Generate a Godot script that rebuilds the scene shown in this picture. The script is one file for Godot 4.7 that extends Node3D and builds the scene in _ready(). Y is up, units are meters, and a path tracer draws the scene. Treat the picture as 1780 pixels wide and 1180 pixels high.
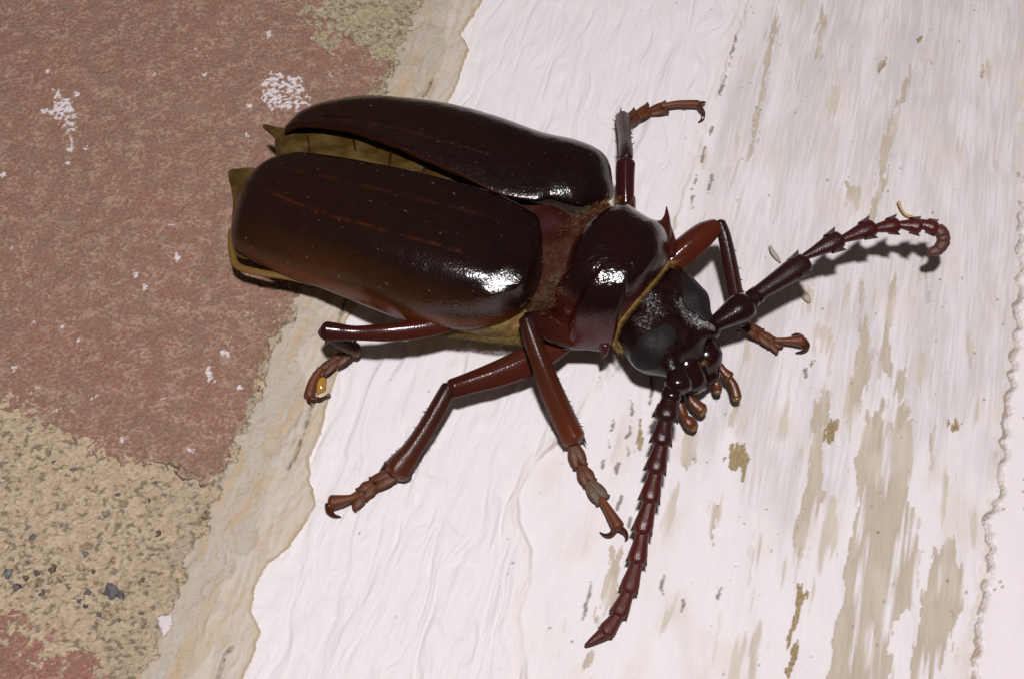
extends Node3D
# Lengths below are millimetres; every mesh is committed in metres.
const MM := 0.001
const PX := 0.0681
const CAM_D := 150.0
var tilt := deg_to_rad(30.0)
var focal := 590.0 / tan(deg_to_rad(15.0))
var cam := Vector3.ZERO
var look := Vector3.ZERO
var rise := Vector3.ZERO
var lean := deg_to_rad(14.9)
var along := Vector3.ZERO
var across := Vector3.ZERO
var M := {}
var rng := RandomNumberGenerator.new()

# ---------------------------------------------------------------- layout
func setup_axes():
	cam = Vector3(0, CAM_D * cos(tilt), CAM_D * sin(tilt))
	look = Vector3(0, -cos(tilt), -sin(tilt))
	rise = Vector3(0, sin(tilt), -cos(tilt))
	along = Vector3(sin(lean), 0, -cos(lean))
	across = Vector3(cos(lean), 0, sin(lean))

func at(x: float, y: float, h: float) -> Vector3:      # a measured spot of the photograph, h millimetres above the board
	var d := look + Vector3.RIGHT * ((x - 890.0) / focal) + rise * ((590.0 - y) / focal)
	return cam + d * ((h - cam.y) / d.y)

func loc(x: float, y: float) -> Vector2:               # board coordinates: across the grain, along the grain
	var p := at(x, y, 0.0)
	return Vector2(p.dot(across), p.dot(along))

func back(t: float, s: float, h: float) -> Vector3:
	return across * t + along * s + Vector3.UP * h

func locs(list: Array) -> PackedVector2Array:
	var r := PackedVector2Array()
	for p in list: r.append(loc(p[0], p[1]))
	return r

# ---------------------------------------------------------------- scene nodes
func thing(called, label, category, base := Vector3.ZERO, group := "") -> Node3D:
	var o := Node3D.new()
	o.name = called
	add_child(o, true)
	o.position = base * MM
	o.set_meta("label", label)
	o.set_meta("category", category)
	if group: o.set_meta("group", group)
	return o

func holder(called, parent) -> Node3D:
	var o := Node3D.new()
	o.name = called
	parent.add_child(o, true)
	return o

class Shape:
	var v := PackedVector3Array()
	var c := PackedColorArray()
	var i := PackedInt32Array()
	func tri(a: int, b: int, d: int):
		i.append(a); i.append(b); i.append(d)
	func quad(a: int, b: int, d: int, e: int):
		tri(a, b, d); tri(a, d, e)
	func put(p: Vector3, col: Color) -> int:
		v.append(p); c.append(col)
		return v.size() - 1
	func take(o: Shape):
		var n := v.size()
		v.append_array(o.v); c.append_array(o.c)
		for k in o.i: i.append(k + n)

func commit(called: String, s: Shape, mat: Material, parent: Node3D, open := false) -> MeshInstance3D:
	var base := Vector3.ZERO
	var p: Node = parent
	while p is Node3D and p != self:
		base += p.position / MM
		p = p.get_parent()
	var n := PackedVector3Array()
	n.resize(s.v.size())
	var vol := 0.0
	var mid := Vector3.ZERO
	for k in range(0, s.v.size(), 7): mid += s.v[k]
	mid /= maxf(1.0, ceilf(s.v.size() / 7.0))
	for k in range(0, s.i.size(), 3):
		var a := s.i[k]
		var b := s.i[k + 1]
		var d := s.i[k + 2]
		var f := (s.v[b] - s.v[a]).cross(s.v[d] - s.v[a])
		n[a] += f; n[b] += f; n[d] += f
		vol += f.y if open else f.dot(s.v[a] - mid)
	var turn := 1.0 if vol > 0 else -1.0
	var out := PackedVector3Array()
	out.resize(s.v.size())
	for k in s.v.size():
		n[k] = (n[k] * turn).normalized()
		if n[k].length_squared() < 0.5: n[k] = Vector3.UP
		out[k] = (s.v[k] - base) * MM
	var idx := s.i.duplicate()
	if turn > 0:
		for k in range(0, idx.size(), 3):
			var w := idx[k + 1]
			idx[k + 1] = idx[k + 2]
			idx[k + 2] = w
	var arr := []
	arr.resize(Mesh.ARRAY_MAX)
	arr[Mesh.ARRAY_VERTEX] = out
	arr[Mesh.ARRAY_NORMAL] = n
	var cc := PackedColorArray()
	cc.resize(s.c.size())
	for k in s.c.size():   # stored with a gamma of 2.2, so that dark tones keep their steps
		var q := s.c[k]
		cc[k] = Color(pow(clampf(q.r, 0, 1), 0.4545), pow(clampf(q.g, 0, 1), 0.4545), pow(clampf(q.b, 0, 1), 0.4545))
	arr[Mesh.ARRAY_COLOR] = cc
	arr[Mesh.ARRAY_INDEX] = idx
	var m := ArrayMesh.new()
	m.add_surface_from_arrays(Mesh.PRIMITIVE_TRIANGLES, arr)
	m.surface_set_material(0, mat)
	var o := MeshInstance3D.new()
	o.name = called
	o.mesh = m
	parent.add_child(o, true)
	return o

# ---------------------------------------------------------------- shapes
func cat(a, b, c, d, t: float):
	return 0.5 * (2.0 * b + (c - a) * t + (2.0 * a - 5.0 * b + 4.0 * c - d) * t * t + (3.0 * b - a - 3.0 * c + d) * t * t * t)

# a tube through stations [x, y, height, half width in photo pixels, (height ratio)]
func tube(list: Array, col: Color, col2: Color, steps := 6, sides := 14, flat := 0.9, s: Shape = null, keel := 1.0) -> Shape:
	if s == null: s = Shape.new()
	var p := []
	var r := []
	for e in list:
		p.append(at(e[0], e[1], e[2]))
		r.append(Vector2(e[3] * PX, e[3] * PX * (e[4] if e.size() > 4 else flat)))
	var pts := []
	var rad := []
	var n := p.size()
	for k in n - 1:
		for q in steps:
			var t := float(q) / steps
			pts.append(cat(p[maxi(k - 1, 0)], p[k], p[k + 1], p[mini(k + 2, n - 1)], t))
			rad.append(cat(r[maxi(k - 1, 0)], r[k], r[k + 1], r[mini(k + 2, n - 1)], t))
	pts.append(p[n - 1]); rad.append(r[n - 1])
	var d0: Vector3 = (pts[0] - pts[1]).normalized()
	var dn: Vector3 = (pts[-1] - pts[-2]).normalized()
	var rp := []
	var rr := []
	for a in [1.0, 0.86, 0.5]:
		rp.append(pts[0] + d0 * rad[0].y * 0.7 * a); rr.append(rad[0] * maxf(0.06, sqrt(1.0 - a * a)))
	rp.append_array(pts); rr.append_array(rad)
	for a in [0.5, 0.86, 1.0]:
		rp.append(pts[-1] + dn * rad[-1].y * 0.7 * a); rr.append(rad[-1] * maxf(0.06, sqrt(1.0 - a * a)))
	var first := s.v.size()
	var m := rp.size()
	var side := Vector3.ZERO
	for k in m:
		var d: Vector3 = (rp[mini(k + 1, m - 1)] - rp[maxi(k - 1, 0)]).normalized()
		var want := d.cross(Vector3.UP)
		if want.length() < 0.25: want = side if side != Vector3.ZERO else d.cross(Vector3.RIGHT)
		if side != Vector3.ZERO and want.dot(side) < 0: want = -want
		side = (want - d * want.dot(d)).normalized()
		var nr := side.cross(d).normalized()
		var col3 := col.lerp(col2, clampf(float(k) / (m - 1), 0, 1))
		for q in sides:
			var a := TAU * q / sides
			s.put(rp[k] + side * signf(cos(a)) * pow(absf(cos(a)), keel) * rr[k].x + nr * signf(sin(a)) * pow(absf(sin(a)), keel) * rr[k].y, col3)
	for k in m - 1:
		for q in sides:
			var q2 := (q + 1) % sides
			s.quad(first + k * sides + q, first + k * sides + q2, first + (k + 1) * sides + q2, first + (k + 1) * sides + q)
	var ca := s.put(rp[0], col)
	var cb := s.put(rp[m - 1], col2)
	for q in sides:
		s.tri(ca, first + (q + 1) % sides, first + q)
		s.tri(cb, first + (m - 1) * sides + q, first + (m - 1) * sides + (q + 1) % sides)
	return s

# a shell over a closed outline [x, y, height, place on the spine 0..1]
func dome(outline: Array, spine: Array, nth: int, nr: int, pw: float, qw: float, thick: float, paint: Callable) -> Shape:
	var s := Shape.new()
	var o := []
	var w := []
	for e in outline:
		o.append(at(e[0], e[1], e[2])); w.append(float(e[3]))
	var sp := []
	for e in spine: sp.append(at(e[0], e[1], e[2]))
	var n := o.size()
	for k in nth:
		var u := float(k) / nth * n
		var a := int(u) % n
		var f := u - floorf(u)
		var p: Vector3 = cat(o[(a + n - 1) % n], o[a], o[(a + 1) % n], o[(a + 2) % n], f)
		var ww := clampf(lerpf(w[a], w[(a + 1) % n], smoothstep(0, 1, f)), 0, 1) * (sp.size() - 1)
		var b := mini(int(ww), sp.size() - 2)
		var fb := ww - b
		var c: Vector3 = cat(sp[maxi(b - 1, 0)], sp[b], sp[b + 1], sp[mini(b + 2, sp.size() - 1)], fb)
		for j in nr + 3:
			var r := minf(1.0, sin(minf(1.0, float(j) / nr) * PI * 0.5) * 0.35 + minf(1.0, float(j) / nr) * 0.65)
			var g := 1.0 - pow(maxf(0.0, 1.0 - pow(r, pw)), 1.0 / qw)
			if r >= 0.99999: g = 1.0
			var x := c.lerp(p, r)
			x.y = lerpf(c.y, p.y, g)
			if j == nr + 1: x.y -= thick
			if j == nr + 2:
				x = c.lerp(p, 0.9)
				x.y = p.y - thick * 0.6
			var got = paint.call(x, r, ww / (sp.size() - 1), float(k) / nth)
			if got is Array:
				x += got[1]
				got = got[0]
			s.put(x, got)
	var st := nr + 3
	for k in nth:
		var k2 := (k + 1) % nth
		for j in st - 1:
			s.quad(k * st + j, k2 * st + j, k2 * st + j + 1, k * st + j + 1)
	return s

func spike(a: Vector3, b: Vector3, r: float, col: Color, s: Shape, sides := 6):
	var d := (b - a).normalized()
	var e := d.cross(Vector3(0.3, 1, 0.2)).normalized()
	var f := d.cross(e)
	var first := s.v.size()
	for q in sides: s.put(a + e * cos(TAU * q / sides) * r + f * sin(TAU * q / sides) * r, col)
	var tip := s.put(b, col)
	for q in sides: s.tri(first + q, first + (q + 1) % sides, tip)

# lumps joined smoothly and meshed as surface nets: prims are [a, b, ra, rb, k] capsules or [c, r(vec), basis, k] ellipsoids
func field(q: Vector3, prims: Array) -> float:
	var d := 1e9
	for p in prims:
		var e: float
		var k: float
		if p.size() == 5:
			var ab: Vector3 = p[1] - p[0]
			var t := clampf((q - p[0]).dot(ab) / maxf(1e-6, ab.length_squared()), 0, 1)
			e = q.distance_to(p[0] + ab * t) - lerpf(p[2], p[3], t)
			k = p[4]
		else:
			var l: Vector3 = (q - p[0]) * p[2]
			var k0: float = (l / p[1]).length()
			var k1: float = (l / (p[1] * p[1])).length()
			e = k0 * (k0 - 1.0) / maxf(1e-5, k1)
			k = p[3]
		var hh := clampf(0.5 + 0.5 * (d - e) / k, 0, 1)
		d = lerpf(d, e, hh) - k * hh * (1.0 - hh)
	return d

func lump(prims: Array, cell: float, paint: Callable, grow := 0.0, within := [], without := []) -> Shape:
	var lo := Vector3.ONE * 1e9
	var hi := Vector3.ONE * -1e9
	for p in prims:
		if p.size() == 5:
			var e: float = maxf(p[2], p[3])
			for x in [p[0], p[1]]:
				lo = lo.min(x - Vector3.ONE * e); hi = hi.max(x + Vector3.ONE * e)
		else:
			var e2: float = maxf(p[1].x, maxf(p[1].y, p[1].z))
			lo = lo.min(p[0] - Vector3.ONE * e2); hi = hi.max(p[0] + Vector3.ONE * e2)
	lo -= Vector3.ONE * cell * 2.5; hi += Vector3.ONE * cell * 2.5
	var nx := int((hi.x - lo.x) / cell) + 1
	var ny := int((hi.y - lo.y) / cell) + 1
	var nz := int((hi.z - lo.z) / cell) + 1
	var fd := PackedFloat32Array()
	fd.resize(nx * ny * nz)
	var at_i := 0
	for z in nz:
		for y in ny:
			for x in nx:
				var q := lo + Vector3(x, y, z) * cell
				var d := field(q, prims) - grow
				if within: d = maxf(d, field(q, within))
				if without: d = maxf(d, -field(q, without))
				fd[at_i] = d
				at_i += 1
	var s := Shape.new()
	var where := PackedInt32Array()
	where.resize(nx * ny * nz)
	where.fill(-1)
	var sy := nx
	var sz := nx * ny
	for z in nz - 1:
		for y in ny - 1:
			for x in nx - 1:
				var b := x + y * sy + z * sz
				var cnt := 0
				var acc := Vector3.ZERO
				var inside := 0
				for e in 8:
					if fd[b + (e & 1) + ((e >> 1) & 1) * sy + (e >> 2) * sz] < 0: inside += 1
				if inside == 0 or inside == 8: continue
				for e in 8:
					for ax in 3:
						if e & (1 << ax): continue
						var e2: int = e | (1 << ax)
						var fa := fd[b + (e & 1) + ((e >> 1) & 1) * sy + (e >> 2) * sz]
						var fb := fd[b + (e2 & 1) + ((e2 >> 1) & 1) * sy + (e2 >> 2) * sz]
						if (fa < 0) == (fb < 0): continue
						var t := fa / (fa - fb)
						acc += Vector3(e & 1, (e >> 1) & 1, e >> 2).lerp(Vector3(e2 & 1, (e2 >> 1) & 1, e2 >> 2), t)
						cnt += 1
				var pos := lo + (Vector3(x, y, z) + acc / cnt) * cell
				where[b] = s.put(pos, paint.call(pos))
	for z in range(1, nz - 1):
		for y in range(1, ny - 1):
			for x in range(1, nx - 1):
				var b := x + y * sy + z * sz
				var f0 := fd[b] < 0
				if f0 != (fd[b + 1] < 0):
					var q := [where[b], where[b - sy], where[b - sy - sz], where[b - sz]]
					if f0: s.quad(q[0], q[1], q[2], q[3])
					else: s.quad(q[3], q[2], q[1], q[0])
				if f0 != (fd[b + sy] < 0):
					var q := [where[b], where[b - sz], where[b - sz - 1], where[b - 1]]
					if f0: s.quad(q[0], q[1], q[2], q[3])
					else: s.quad(q[3], q[2], q[1], q[0])
				if f0 != (fd[b + sz] < 0):
					var q := [where[b], where[b - 1], where[b - 1 - sy], where[b - sy]]
					if f0: s.quad(q[0], q[1], q[2], q[3])
					else: s.quad(q[3], q[2], q[1], q[0])
	return s

func cap(a: Array, b: Array, k := 1.0) -> Array:
	return [at(a[0], a[1], a[2]), at(b[0], b[1], b[2]), a[3] * PX, b[3] * PX, k]

func egg(x, y, h, r: Vector3, dir: Vector3, k := 1.0) -> Array:   # r: along dir, up, sideways, in millimetres
	var d := dir.normalized()
	var sd := d.cross(Vector3.UP).normalized()
	var b := Basis(d, sd.cross(d), sd)
	return [at(x, y, h), r, b, k]

func hairs(s: Shape, a: Vector3, dir: Vector3, length: float, spread: float, r: float, col: Color):
	var d := (dir.normalized() + Vector3(rng.randf_range(-1, 1), rng.randf_range(-1, 1), rng.randf_range(-1, 1)) * spread).normalized()
	var l := length * rng.randf_range(0.6, 1.2)
	var k := rng.randf_range(0.7, 1.25)
	spike(a, a + d * l, r, Color(col.r * k, col.g * k, col.b * k), s, 3)

# ---------------------------------------------------------------- relief of the masonry and the paint
var H := 0.0
var K := Color.WHITE
func relief(t0: float, t1: float, s0: float, s1: float, step: float, fn: Callable) -> Shape:
	var s := Shape.new()
	var nt := int(round((t1 - t0) / step)) + 1
	var ns := int(round((s1 - s0) / step)) + 1
	var id := PackedInt32Array()
	id.resize(nt * ns)
	id.fill(-1)
	for j in ns:
		var ss := s0 + j * step
		for k in nt:
			var t := t0 + k * step
			if fn.call(t, ss):
				id[j * nt + k] = s.v.size()
				s.v.append(back(t, ss, H)); s.c.append(K)
	for j in ns - 1:
		for k in nt - 1:
			var a := id[j * nt + k]
			var b := id[j * nt + k + 1]
			var c := id[(j + 1) * nt + k + 1]
			var d := id[(j + 1) * nt + k]
			if a >= 0 and b >= 0 and c >= 0 and d >= 0: s.quad(a, b, c, d)
	return s

func noise(freq: float, sd: int, oct := 1, kind := FastNoiseLite.TYPE_SIMPLEX_SMOOTH) -> FastNoiseLite:
	var n := FastNoiseLite.new()
	n.noise_type = kind
	n.seed = sd
	n.frequency = freq
	n.fractal_type = FastNoiseLite.FRACTAL_FBM if oct > 1 else FastNoiseLite.FRACTAL_NONE
	n.fractal_octaves = oct
	if kind == FastNoiseLite.TYPE_CELLULAR: n.cellular_return_type = FastNoiseLite.RETURN_DISTANCE2_SUB
	return n

class Patches:
	var bins := {}
	func add(poly: PackedVector2Array, value):
		var lo := poly[0]
		var hi := poly[0]
		for p in poly:
			lo = lo.min(p); hi = hi.max(p)
		for a in range(floori((lo.x - 1) / 4.0), floori((hi.x + 1) / 4.0) + 1):
			for b in range(floori((lo.y - 1) / 4.0), floori((hi.y + 1) / 4.0) + 1):
				var key := Vector2i(a, b)
				if not bins.has(key): bins[key] = []
				bins[key].append([poly, value])
	func find(t: float, s: float, wt: float, ws: float):
		var l = bins.get(Vector2i(floori(t / 4.0), floori(s / 4.0)))
		if l == null: return null
		for e in l:
			if Geometry2D.is_point_in_polygon(Vector2(t + wt, s + ws), e[0]): return e[1]
		return null

func course(list: PackedVector2Array, s: float) -> float:   # t of a line that runs along the grain
	var n := list.size()
	for k in n - 1:
		if s <= list[k].y and s >= list[k + 1].y:
			return lerpf(list[k].x, list[k + 1].x, smoothstep(0, 1, (list[k].y - s) / maxf(1e-4, list[k].y - list[k + 1].y)) * 0.5 + 0.5 * (list[k].y - s) / maxf(1e-4, list[k].y - list[k + 1].y))
	return list[0].x if s > list[0].y else list[n - 1].x

func blob(x: float, y: float, r: float) -> Array:
	var l := []
	for k in 9:
		var a := TAU * k / 9.0
		var q := r * rng.randf_range(0.65, 1.2)
		l.append([x + cos(a) * q, y + sin(a) * q])
	return l

# ---------------------------------------------------------------- materials
func bump_tex(kind: int, freq: float, sd: int, oct := 2) -> NoiseTexture2D:
	var t := NoiseTexture2D.new()
	t.width = 512; t.height = 512
	t.seamless = true
	t.noise = noise(freq, sd, oct, kind)
	return t

func mat(called: String, rough: float, spec := 0.5, bump: Texture2D = null, tile := 6.0, deep := 0.004) -> StandardMaterial3D:
	var m := StandardMaterial3D.new()
	m.resource_name = called
	m.vertex_color_use_as_albedo = true
	m.vertex_color_is_srgb = true
	m.roughness = rough
	m.metallic_specular = spec
	if bump:
		m.uv1_triplanar = true
		m.uv1_scale = Vector3.ONE * (1.0 / (tile * MM))
		m.heightmap_enabled = true
		m.heightmap_texture = bump
		m.heightmap_scale = deep
	M[called] = m
	return m

func make_materials():
	var pits := bump_tex(FastNoiseLite.TYPE_CELLULAR, 0.05, 3, 1)
	var fine := bump_tex(FastNoiseLite.TYPE_SIMPLEX_SMOOTH, 0.03, 5, 4)
	mat("wing case", 0.21, 0.55, fine, 6.5, 0.0036)
	mat("punctured shell", 0.15, 0.55, fine, 5.0, 0.003)
	mat("rough shell", 0.21, 0.5, pits, 4.0, 0.0042)
	mat("smooth shell", 0.17, 0.5, fine, 5.0, 0.0014)
	mat("foot shell", 0.38, 0.45, fine, 3.0, 0.005)
	mat("downy shell", 0.5, 0.5, fine, 5.0, 0.01)
	mat("shin shell", 0.27, 0.5, fine, 3.0, 0.003)
	mat("downy plate", 0.55, 0.22, fine, 4.0, 0.006)
	mat("matt eye", 0.42, 0.28, pits, 3.0, 0.004)
	mat("hair", 0.45, 0.5)
	var w := mat("wing membrane", 0.32, 0.5, fine, 8.0, 0.004)
	w.backlight_enabled = true
	w.backlight = Color(0.5, 0.3, 0.06)
	var amber := mat("amber", 0.12, 0.5)
	amber.backlight_enabled = true
	amber.backlight = Color(0.5, 0.3, 0.05)
	mat("paint", 0.55, 0.32, fine, 9.0, 0.003)
	mat("trim paint", 0.45, 0.4, fine, 12.0, 0.002)
	mat("fired clay", 0.85, 0.3, fine, 5.0, 0.012)
	mat("mortar", 0.9, 0.25, fine, 4.0, 0.012)
	mat("sealant", 0.6, 0.35, fine, 6.0, 0.005)
	mat("grit", 0.5, 0.4, fine, 4.0, 0.008)

# ---------------------------------------------------------------- the wall, the sealant and the board
var tan_vein := Color(0.30, 0.195, 0.125)

func caulk_left(s: float) -> float:
	return -26.0 + wob.get_noise_2d(s * 1.4, 40.0) * 1.4

func build_wall():
	var wall := thing("brick_wall", "weathered red brick wall with sandy mortar left of the white board", "brick wall", back(-50, 0, -4))
	var n1 := noise(0.35, 11, 3)
	var n2 := noise(1.1, 12, 2)
	var vein := noise(1.05, 13, 1, FastNoiseLite.TYPE_CELLULAR)
	var vein2 := noise(0.45, 14, 1)
	var big := noise(0.07, 15, 2)
	var grain := noise(2.4, 16, 1)
	var white := Patches.new()
	rng.seed = 5
	var sc := func(l, k, ox, oy): return l.map(func(p): return [p[0] / k + ox, p[1] / k + oy])
	white.add(locs(sc.call([[370, 640], [410, 650], [440, 710], [480, 700], [505, 760], [525, 840], [525, 910], [490, 925], [420, 870], [380, 830], [300, 800], [290, 770], [375, 800], [385, 740]], 3.933, 0, 0)), 0.62)
	white.add(locs(sc.call([[500, 960], [515, 1040], [490, 1065], [470, 1055], [492, 1010], [465, 935]], 3.933, 0, 0)), 1.0)
	white.add(locs(sc.call([[525, 670], [568, 672], [560, 690], [530, 690]], 3.933, 0, 0)), 1.0)
	white.add(locs(blob(497, 168, 38)), 0.5)
	white.add(locs(blob(520, 190, 22)), 0.45)
	white.add(locs([[359, 645], [368, 647], [375, 668], [368, 672]]), 1.0)
	for p in [[272, 139, 4], [340, 94, 4], [437, 194, 5], [150, 263, 4], [8, 313, 6], [120, 290, 4], [310, 455, 5], [240, 487, 3], [300, 398, 3], [140, 600, 4], [115, 573, 3], [60, 570, 3], [333, 790, 4], [215, 770, 4], [25, 440, 3], [128, 208, 4], [255, 510, 3], [395, 622, 8], [420, 680, 5], [545, 74, 5], [470, 72, 4], [575, 140, 4], [355, 138, 4], [433, 245, 4], [196, 212, 3], [88, 135, 4], [250, 620, 3], [170, 700, 4], [30, 650, 3], [290, 700, 4]]:
		white.add(locs(blob(p[0], p[1], p[2])), 1.0)
	var faces := [
		locs([[-420, 560], [0, 725], [60, 742], [130, 772], [190, 812], [262, 806], [352, 848], [385, 838], [404, 800], [440, 716], [470, 620], [520, 525], [560, 470], [600, 400], [640, 300], [655, 215], [672, 150], [684, 120], [640, 92], [600, 60], [585, 35], [550, -6], [480, -60], [-500, -330]]),
		locs([[-420, 900], [0, 1040], [60, 1062], [130, 1112], [182, 1142], [222, 1190], [260, 1330], [-300, 1600], [-700, 1400]])]
	for f in 2:
		var poly: PackedVector2Array = faces[f]
		var tone := n1.get_noise_2d(f * 50.0, 3.0)
		var face := func(t: float, s: float) -> bool:
			var wt := n1.get_noise_2d(t * 0.9, s * 0.9) * 1.0 + n2.get_noise_2d(t, s) * 0.3
			var ws := n1.get_noise_2d(t * 0.9 + 90.0, s * 0.9) * 1.0 + n2.get_noise_2d(t + 70.0, s) * 0.3
			var inside := Geometry2D.is_point_in_polygon(Vector2(t + wt, s + ws), poly)
			var e := 0.0
			if not inside:
				if not Geometry2D.is_point_in_polygon(Vector2(t + wt, s + ws), fat[f]): return false
				e = 1.0
			var a := n1.get_noise_2d(t, s)
			var b := n2.get_noise_2d(t, s * 1.2 + 30.0)
			var v := vein.get_noise_2d(t + b * 0.45, s + a * 0.9) + 1.0
			var g := grain.get_noise_2d(t, s)
			var vv := clampf((1.2 - v * 4.4) * clampf(0.66 + vein2.get_noise_2d(t * 0.7, s * 0.7) * 1.1, 0.1, 1.2) + g * 0.22, 0, 1)
			var rim := 0.0 if Geometry2D.is_point_in_polygon(Vector2(t + wt, s + ws), worn[f]) else 1.0
			H = 1.05 + big.get_noise_2d(t, s) * 0.5 + a * 0.2 + b * 0.1 + vv * 0.07 + g * 0.03 - e * 1.3 - rim * (0.32 + b * 0.15)
			if f == 1: H -= 0.15
			var c := Color(0.252, 0.141, 0.101).lerp(Color(0.236, 0.155, 0.113), clampf(0.5 + a * 0.9, 0, 1))
			c = c.lerp(Color(0.300, 0.128, 0.098), clampf(b * 0.8 - 0.1 + big.get_noise_2d(t + 40.0, s) * 0.5 + (0.35 if f == 1 else 0.0), 0, 0.8))
			c = c.lerp(Color(0.41, 0.285, 0.21), vv * 0.68)
			c = c.lerp(Color(0.36, 0.29, 0.19), rim * clampf(0.45 + b, 0, 1) * 0.7)
			c = c.lerp(Color(0.22, 0.19, 0.12), clampf(n1.get_noise_2d(t * 0.7 + 200.0, s * 0.7) * 2.4 - 1.1, 0, 0.5))
			c = c * (1.08 + g * 0.24)
			if b < -0.52:
				H -= 0.2
			var w = white.find(t, s, n2.get_noise_2d(t * 1.3, s + 300.0) * 0.5, n2.get_noise_2d(t * 1.3 + 300.0, s) * 0.5)
			if w != null and (w > 0.9 or b * 0.9 + a * 0.5 + g * 0.3 > 0.32 - w * 0.7):
				c = Color(0.70, 0.65, 0.66)
				H += 0.07 + g * 0.04
			K = c
			return true
		if f == 0:
			commit("brick", relief(-86, -21, -34, 60, 0.15, face), M["fired clay"], wall, true)
		else:
			commit("brick", relief(-70, -23, -66, -34, 0.15, face), M["fired clay"], wall, true)
	# mortar
	var lumps := noise(0.9, 22, 3)
	var grit := noise(2.7, 24, 1, FastNoiseLite.TYPE_CELLULAR)
	grit.cellular_return_type = FastNoiseLite.RETURN_CELL_VALUE
	var flake := locs([[272, 1081], [285, 1078], [300, 1073], [311, 1090], [300, 1096], [295, 1112], [285, 1108], [282, 1095]])
	var pockets := Patches.new()
	for p in [[150, 955, 8], [345, 945, 12], [352, 965, 9], [300, 1130, 8], [360, 900, 6], [190, 1075, 7], [50, 985, 6], [110, 1010, 5], [215, 880, 5]]:
		pockets.add(locs(blob(p[0], p[1], p[2])), 1.0)
	var bed := func(t: float, s: float) -> bool:
		var a := n1.get_noise_2d(t, s + 500.0)
		var b := lumps.get_noise_2d(t, s)
		var g := grain.get_noise_2d(t, s + 80.0)
		var cell := grit.get_noise_2d(t + g * 0.2, s)
		H = 0.8 + a * 0.5 + b * 0.22 + g * 0.11 + cell * 0.07 + big.get_noise_2d(t, s + 70.0) * 0.5
		if t > -25.5: H -= (t + 25.5) * 0.5
		if t < -32.0 and Geometry2D.is_point_in_polygon(Vector2(t, s), slim[0]): return false
		if t < -32.0 and Geometry2D.is_point_in_polygon(Vector2(t, s), slim[1]): return false
		var c := Color(0.47, 0.38, 0.26).lerp(Color(0.395, 0.315, 0.215), clampf(0.35 + b * 0.9, 0, 1))
		c = c.lerp(Color(0.53, 0.44, 0.305), clampf(a * 1.2 + g * 0.35, 0, 0.8))
		c = c.lerp(Color(0.36, 0.31, 0.22), clampf((t + 34.0) / 6.0, 0, 1) * clampf(0.4 + a, 0, 0.8))
		if s > 20.0: c = c.lerp(Color(0.33, 0.30, 0.19), 0.7)
		c = c * (1.05 + g * 0.16 + cell * 0.13)
		var fleck := grain.get_noise_2d(t * 1.5 + 30.0, s * 1.5)
		if fleck > 0.5: c = c.lerp(Color(0.17, 0.12, 0.08), smoothstep(0.56, 0.7, fleck) * 0.6)
		if cell < -0.72: c = c.lerp(Color(0.13, 0.10, 0.07), 0.6)
		if cell > 0.8: c = c.lerp(Color(0.52, 0.44, 0.31), 0.7)
		if pockets.find(t, s, b * 0.5, g * 0.2) != null:
			H -= 0.9
		if Geometry2D.is_point_in_polygon(Vector2(t + b * 0.3, s + g * 0.2), flake):
			H = 1.4 + a * 0.1
			c = Color(0.74, 0.69, 0.68)
		K = c
		return true
	var mortar := commit("mortar", relief(-88, -21, -66, 62, 0.16, bed), M["mortar"], wall, true)
	# stones in the mortar
	rng.seed = 8
	var stones := [[235, 268, 8, 0], [315, 300, 8, 0], [505, 403, 9, 0], [642, 432, 7, 0], [668, 350, 6, 0], [145, 583, 10, 0], [375, 660, 8, 1], [405, 730, 6, 0], [45, 745, 13, 1], [170, 740, 9, 0], [82, 802, 12, 0], [192, 825, 11, 0], [385, 830, 9, 0], [350, 858, 6, 0], [485, 818, 20, 0], [525, 843, 13, 0], [375, 880, 8, 0], [432, 920, 6, 0], [520, 945, 6, 0], [612, 915, 6, 3], [455, 480, 12, 2], [230, 718, 15, 3], [150, 797, 14, 4], [338, 438, 5, 4], [95, 240, 5, 0], [618, 768, 6, 3], [780, 905, 7, 3], [590, 590, 5, 3], [680, 570, 8, 3], [305, 800, 7, 1], [120, 760, 8, 3], [25, 620, 14, 4], [400, 780, 6, 4], [740, 990, 6, 3]]
	for q in stones:
		var tones := [Color(0.115, 0.11, 0.115), Color(0.16, 0.155, 0.14), Color(0.22, 0.24, 0.19), Color(0.15, 0.10, 0.065), Color(0.48, 0.36, 0.24)]
		var c: Color = tones[q[3]]
		var x: float = q[0] / 2.458
		var y: float = q[1] / 2.458 + 700.0
		var st := stone(at(x, y, 0.0), q[2] / 2.458 * PX * 1.45, c)
		commit("pebble", st, M["grit"], mortar)

func stone(p: Vector3, r: float, c: Color) -> Shape:
	var s := Shape.new()
	p.y = 0.8 + noise(0.35, 11, 3).get_noise_2d(p.dot(across), p.dot(along) + 500.0) * 0.5 + noise(0.07, 15, 2).get_noise_2d(p.dot(across), p.dot(along) + 70.0) * 0.5
	var sq := Vector3(rng.randf_range(0.8, 1.4), rng.randf_range(0.5, 0.7), rng.randf_range(0.7, 1.1))
	var turn := rng.randf_range(0, TAU)
	var nn := noise(0.9 / r, rng.randi() % 1000, 2)
	for j in 6:
		for k in 9:
			var a := TAU * k / 9.0
			var b := PI * j / 5.0
			var d := Vector3(sin(b) * cos(a), cos(b), sin(b) * sin(a))
			var q := d * r * sq * (1.0 + nn.get_noise_3dv(d * r) * 0.7)
			s.put(p + q.rotated(Vector3.UP, turn), c * rng.randf_range(0.7, 1.35))
	for j in 5:
		for k in 9:
			s.quad(j * 9 + k, j * 9 + (k + 1) % 9, (j + 1) * 9 + (k + 1) % 9, (j + 1) * 9 + k)
	return s

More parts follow.
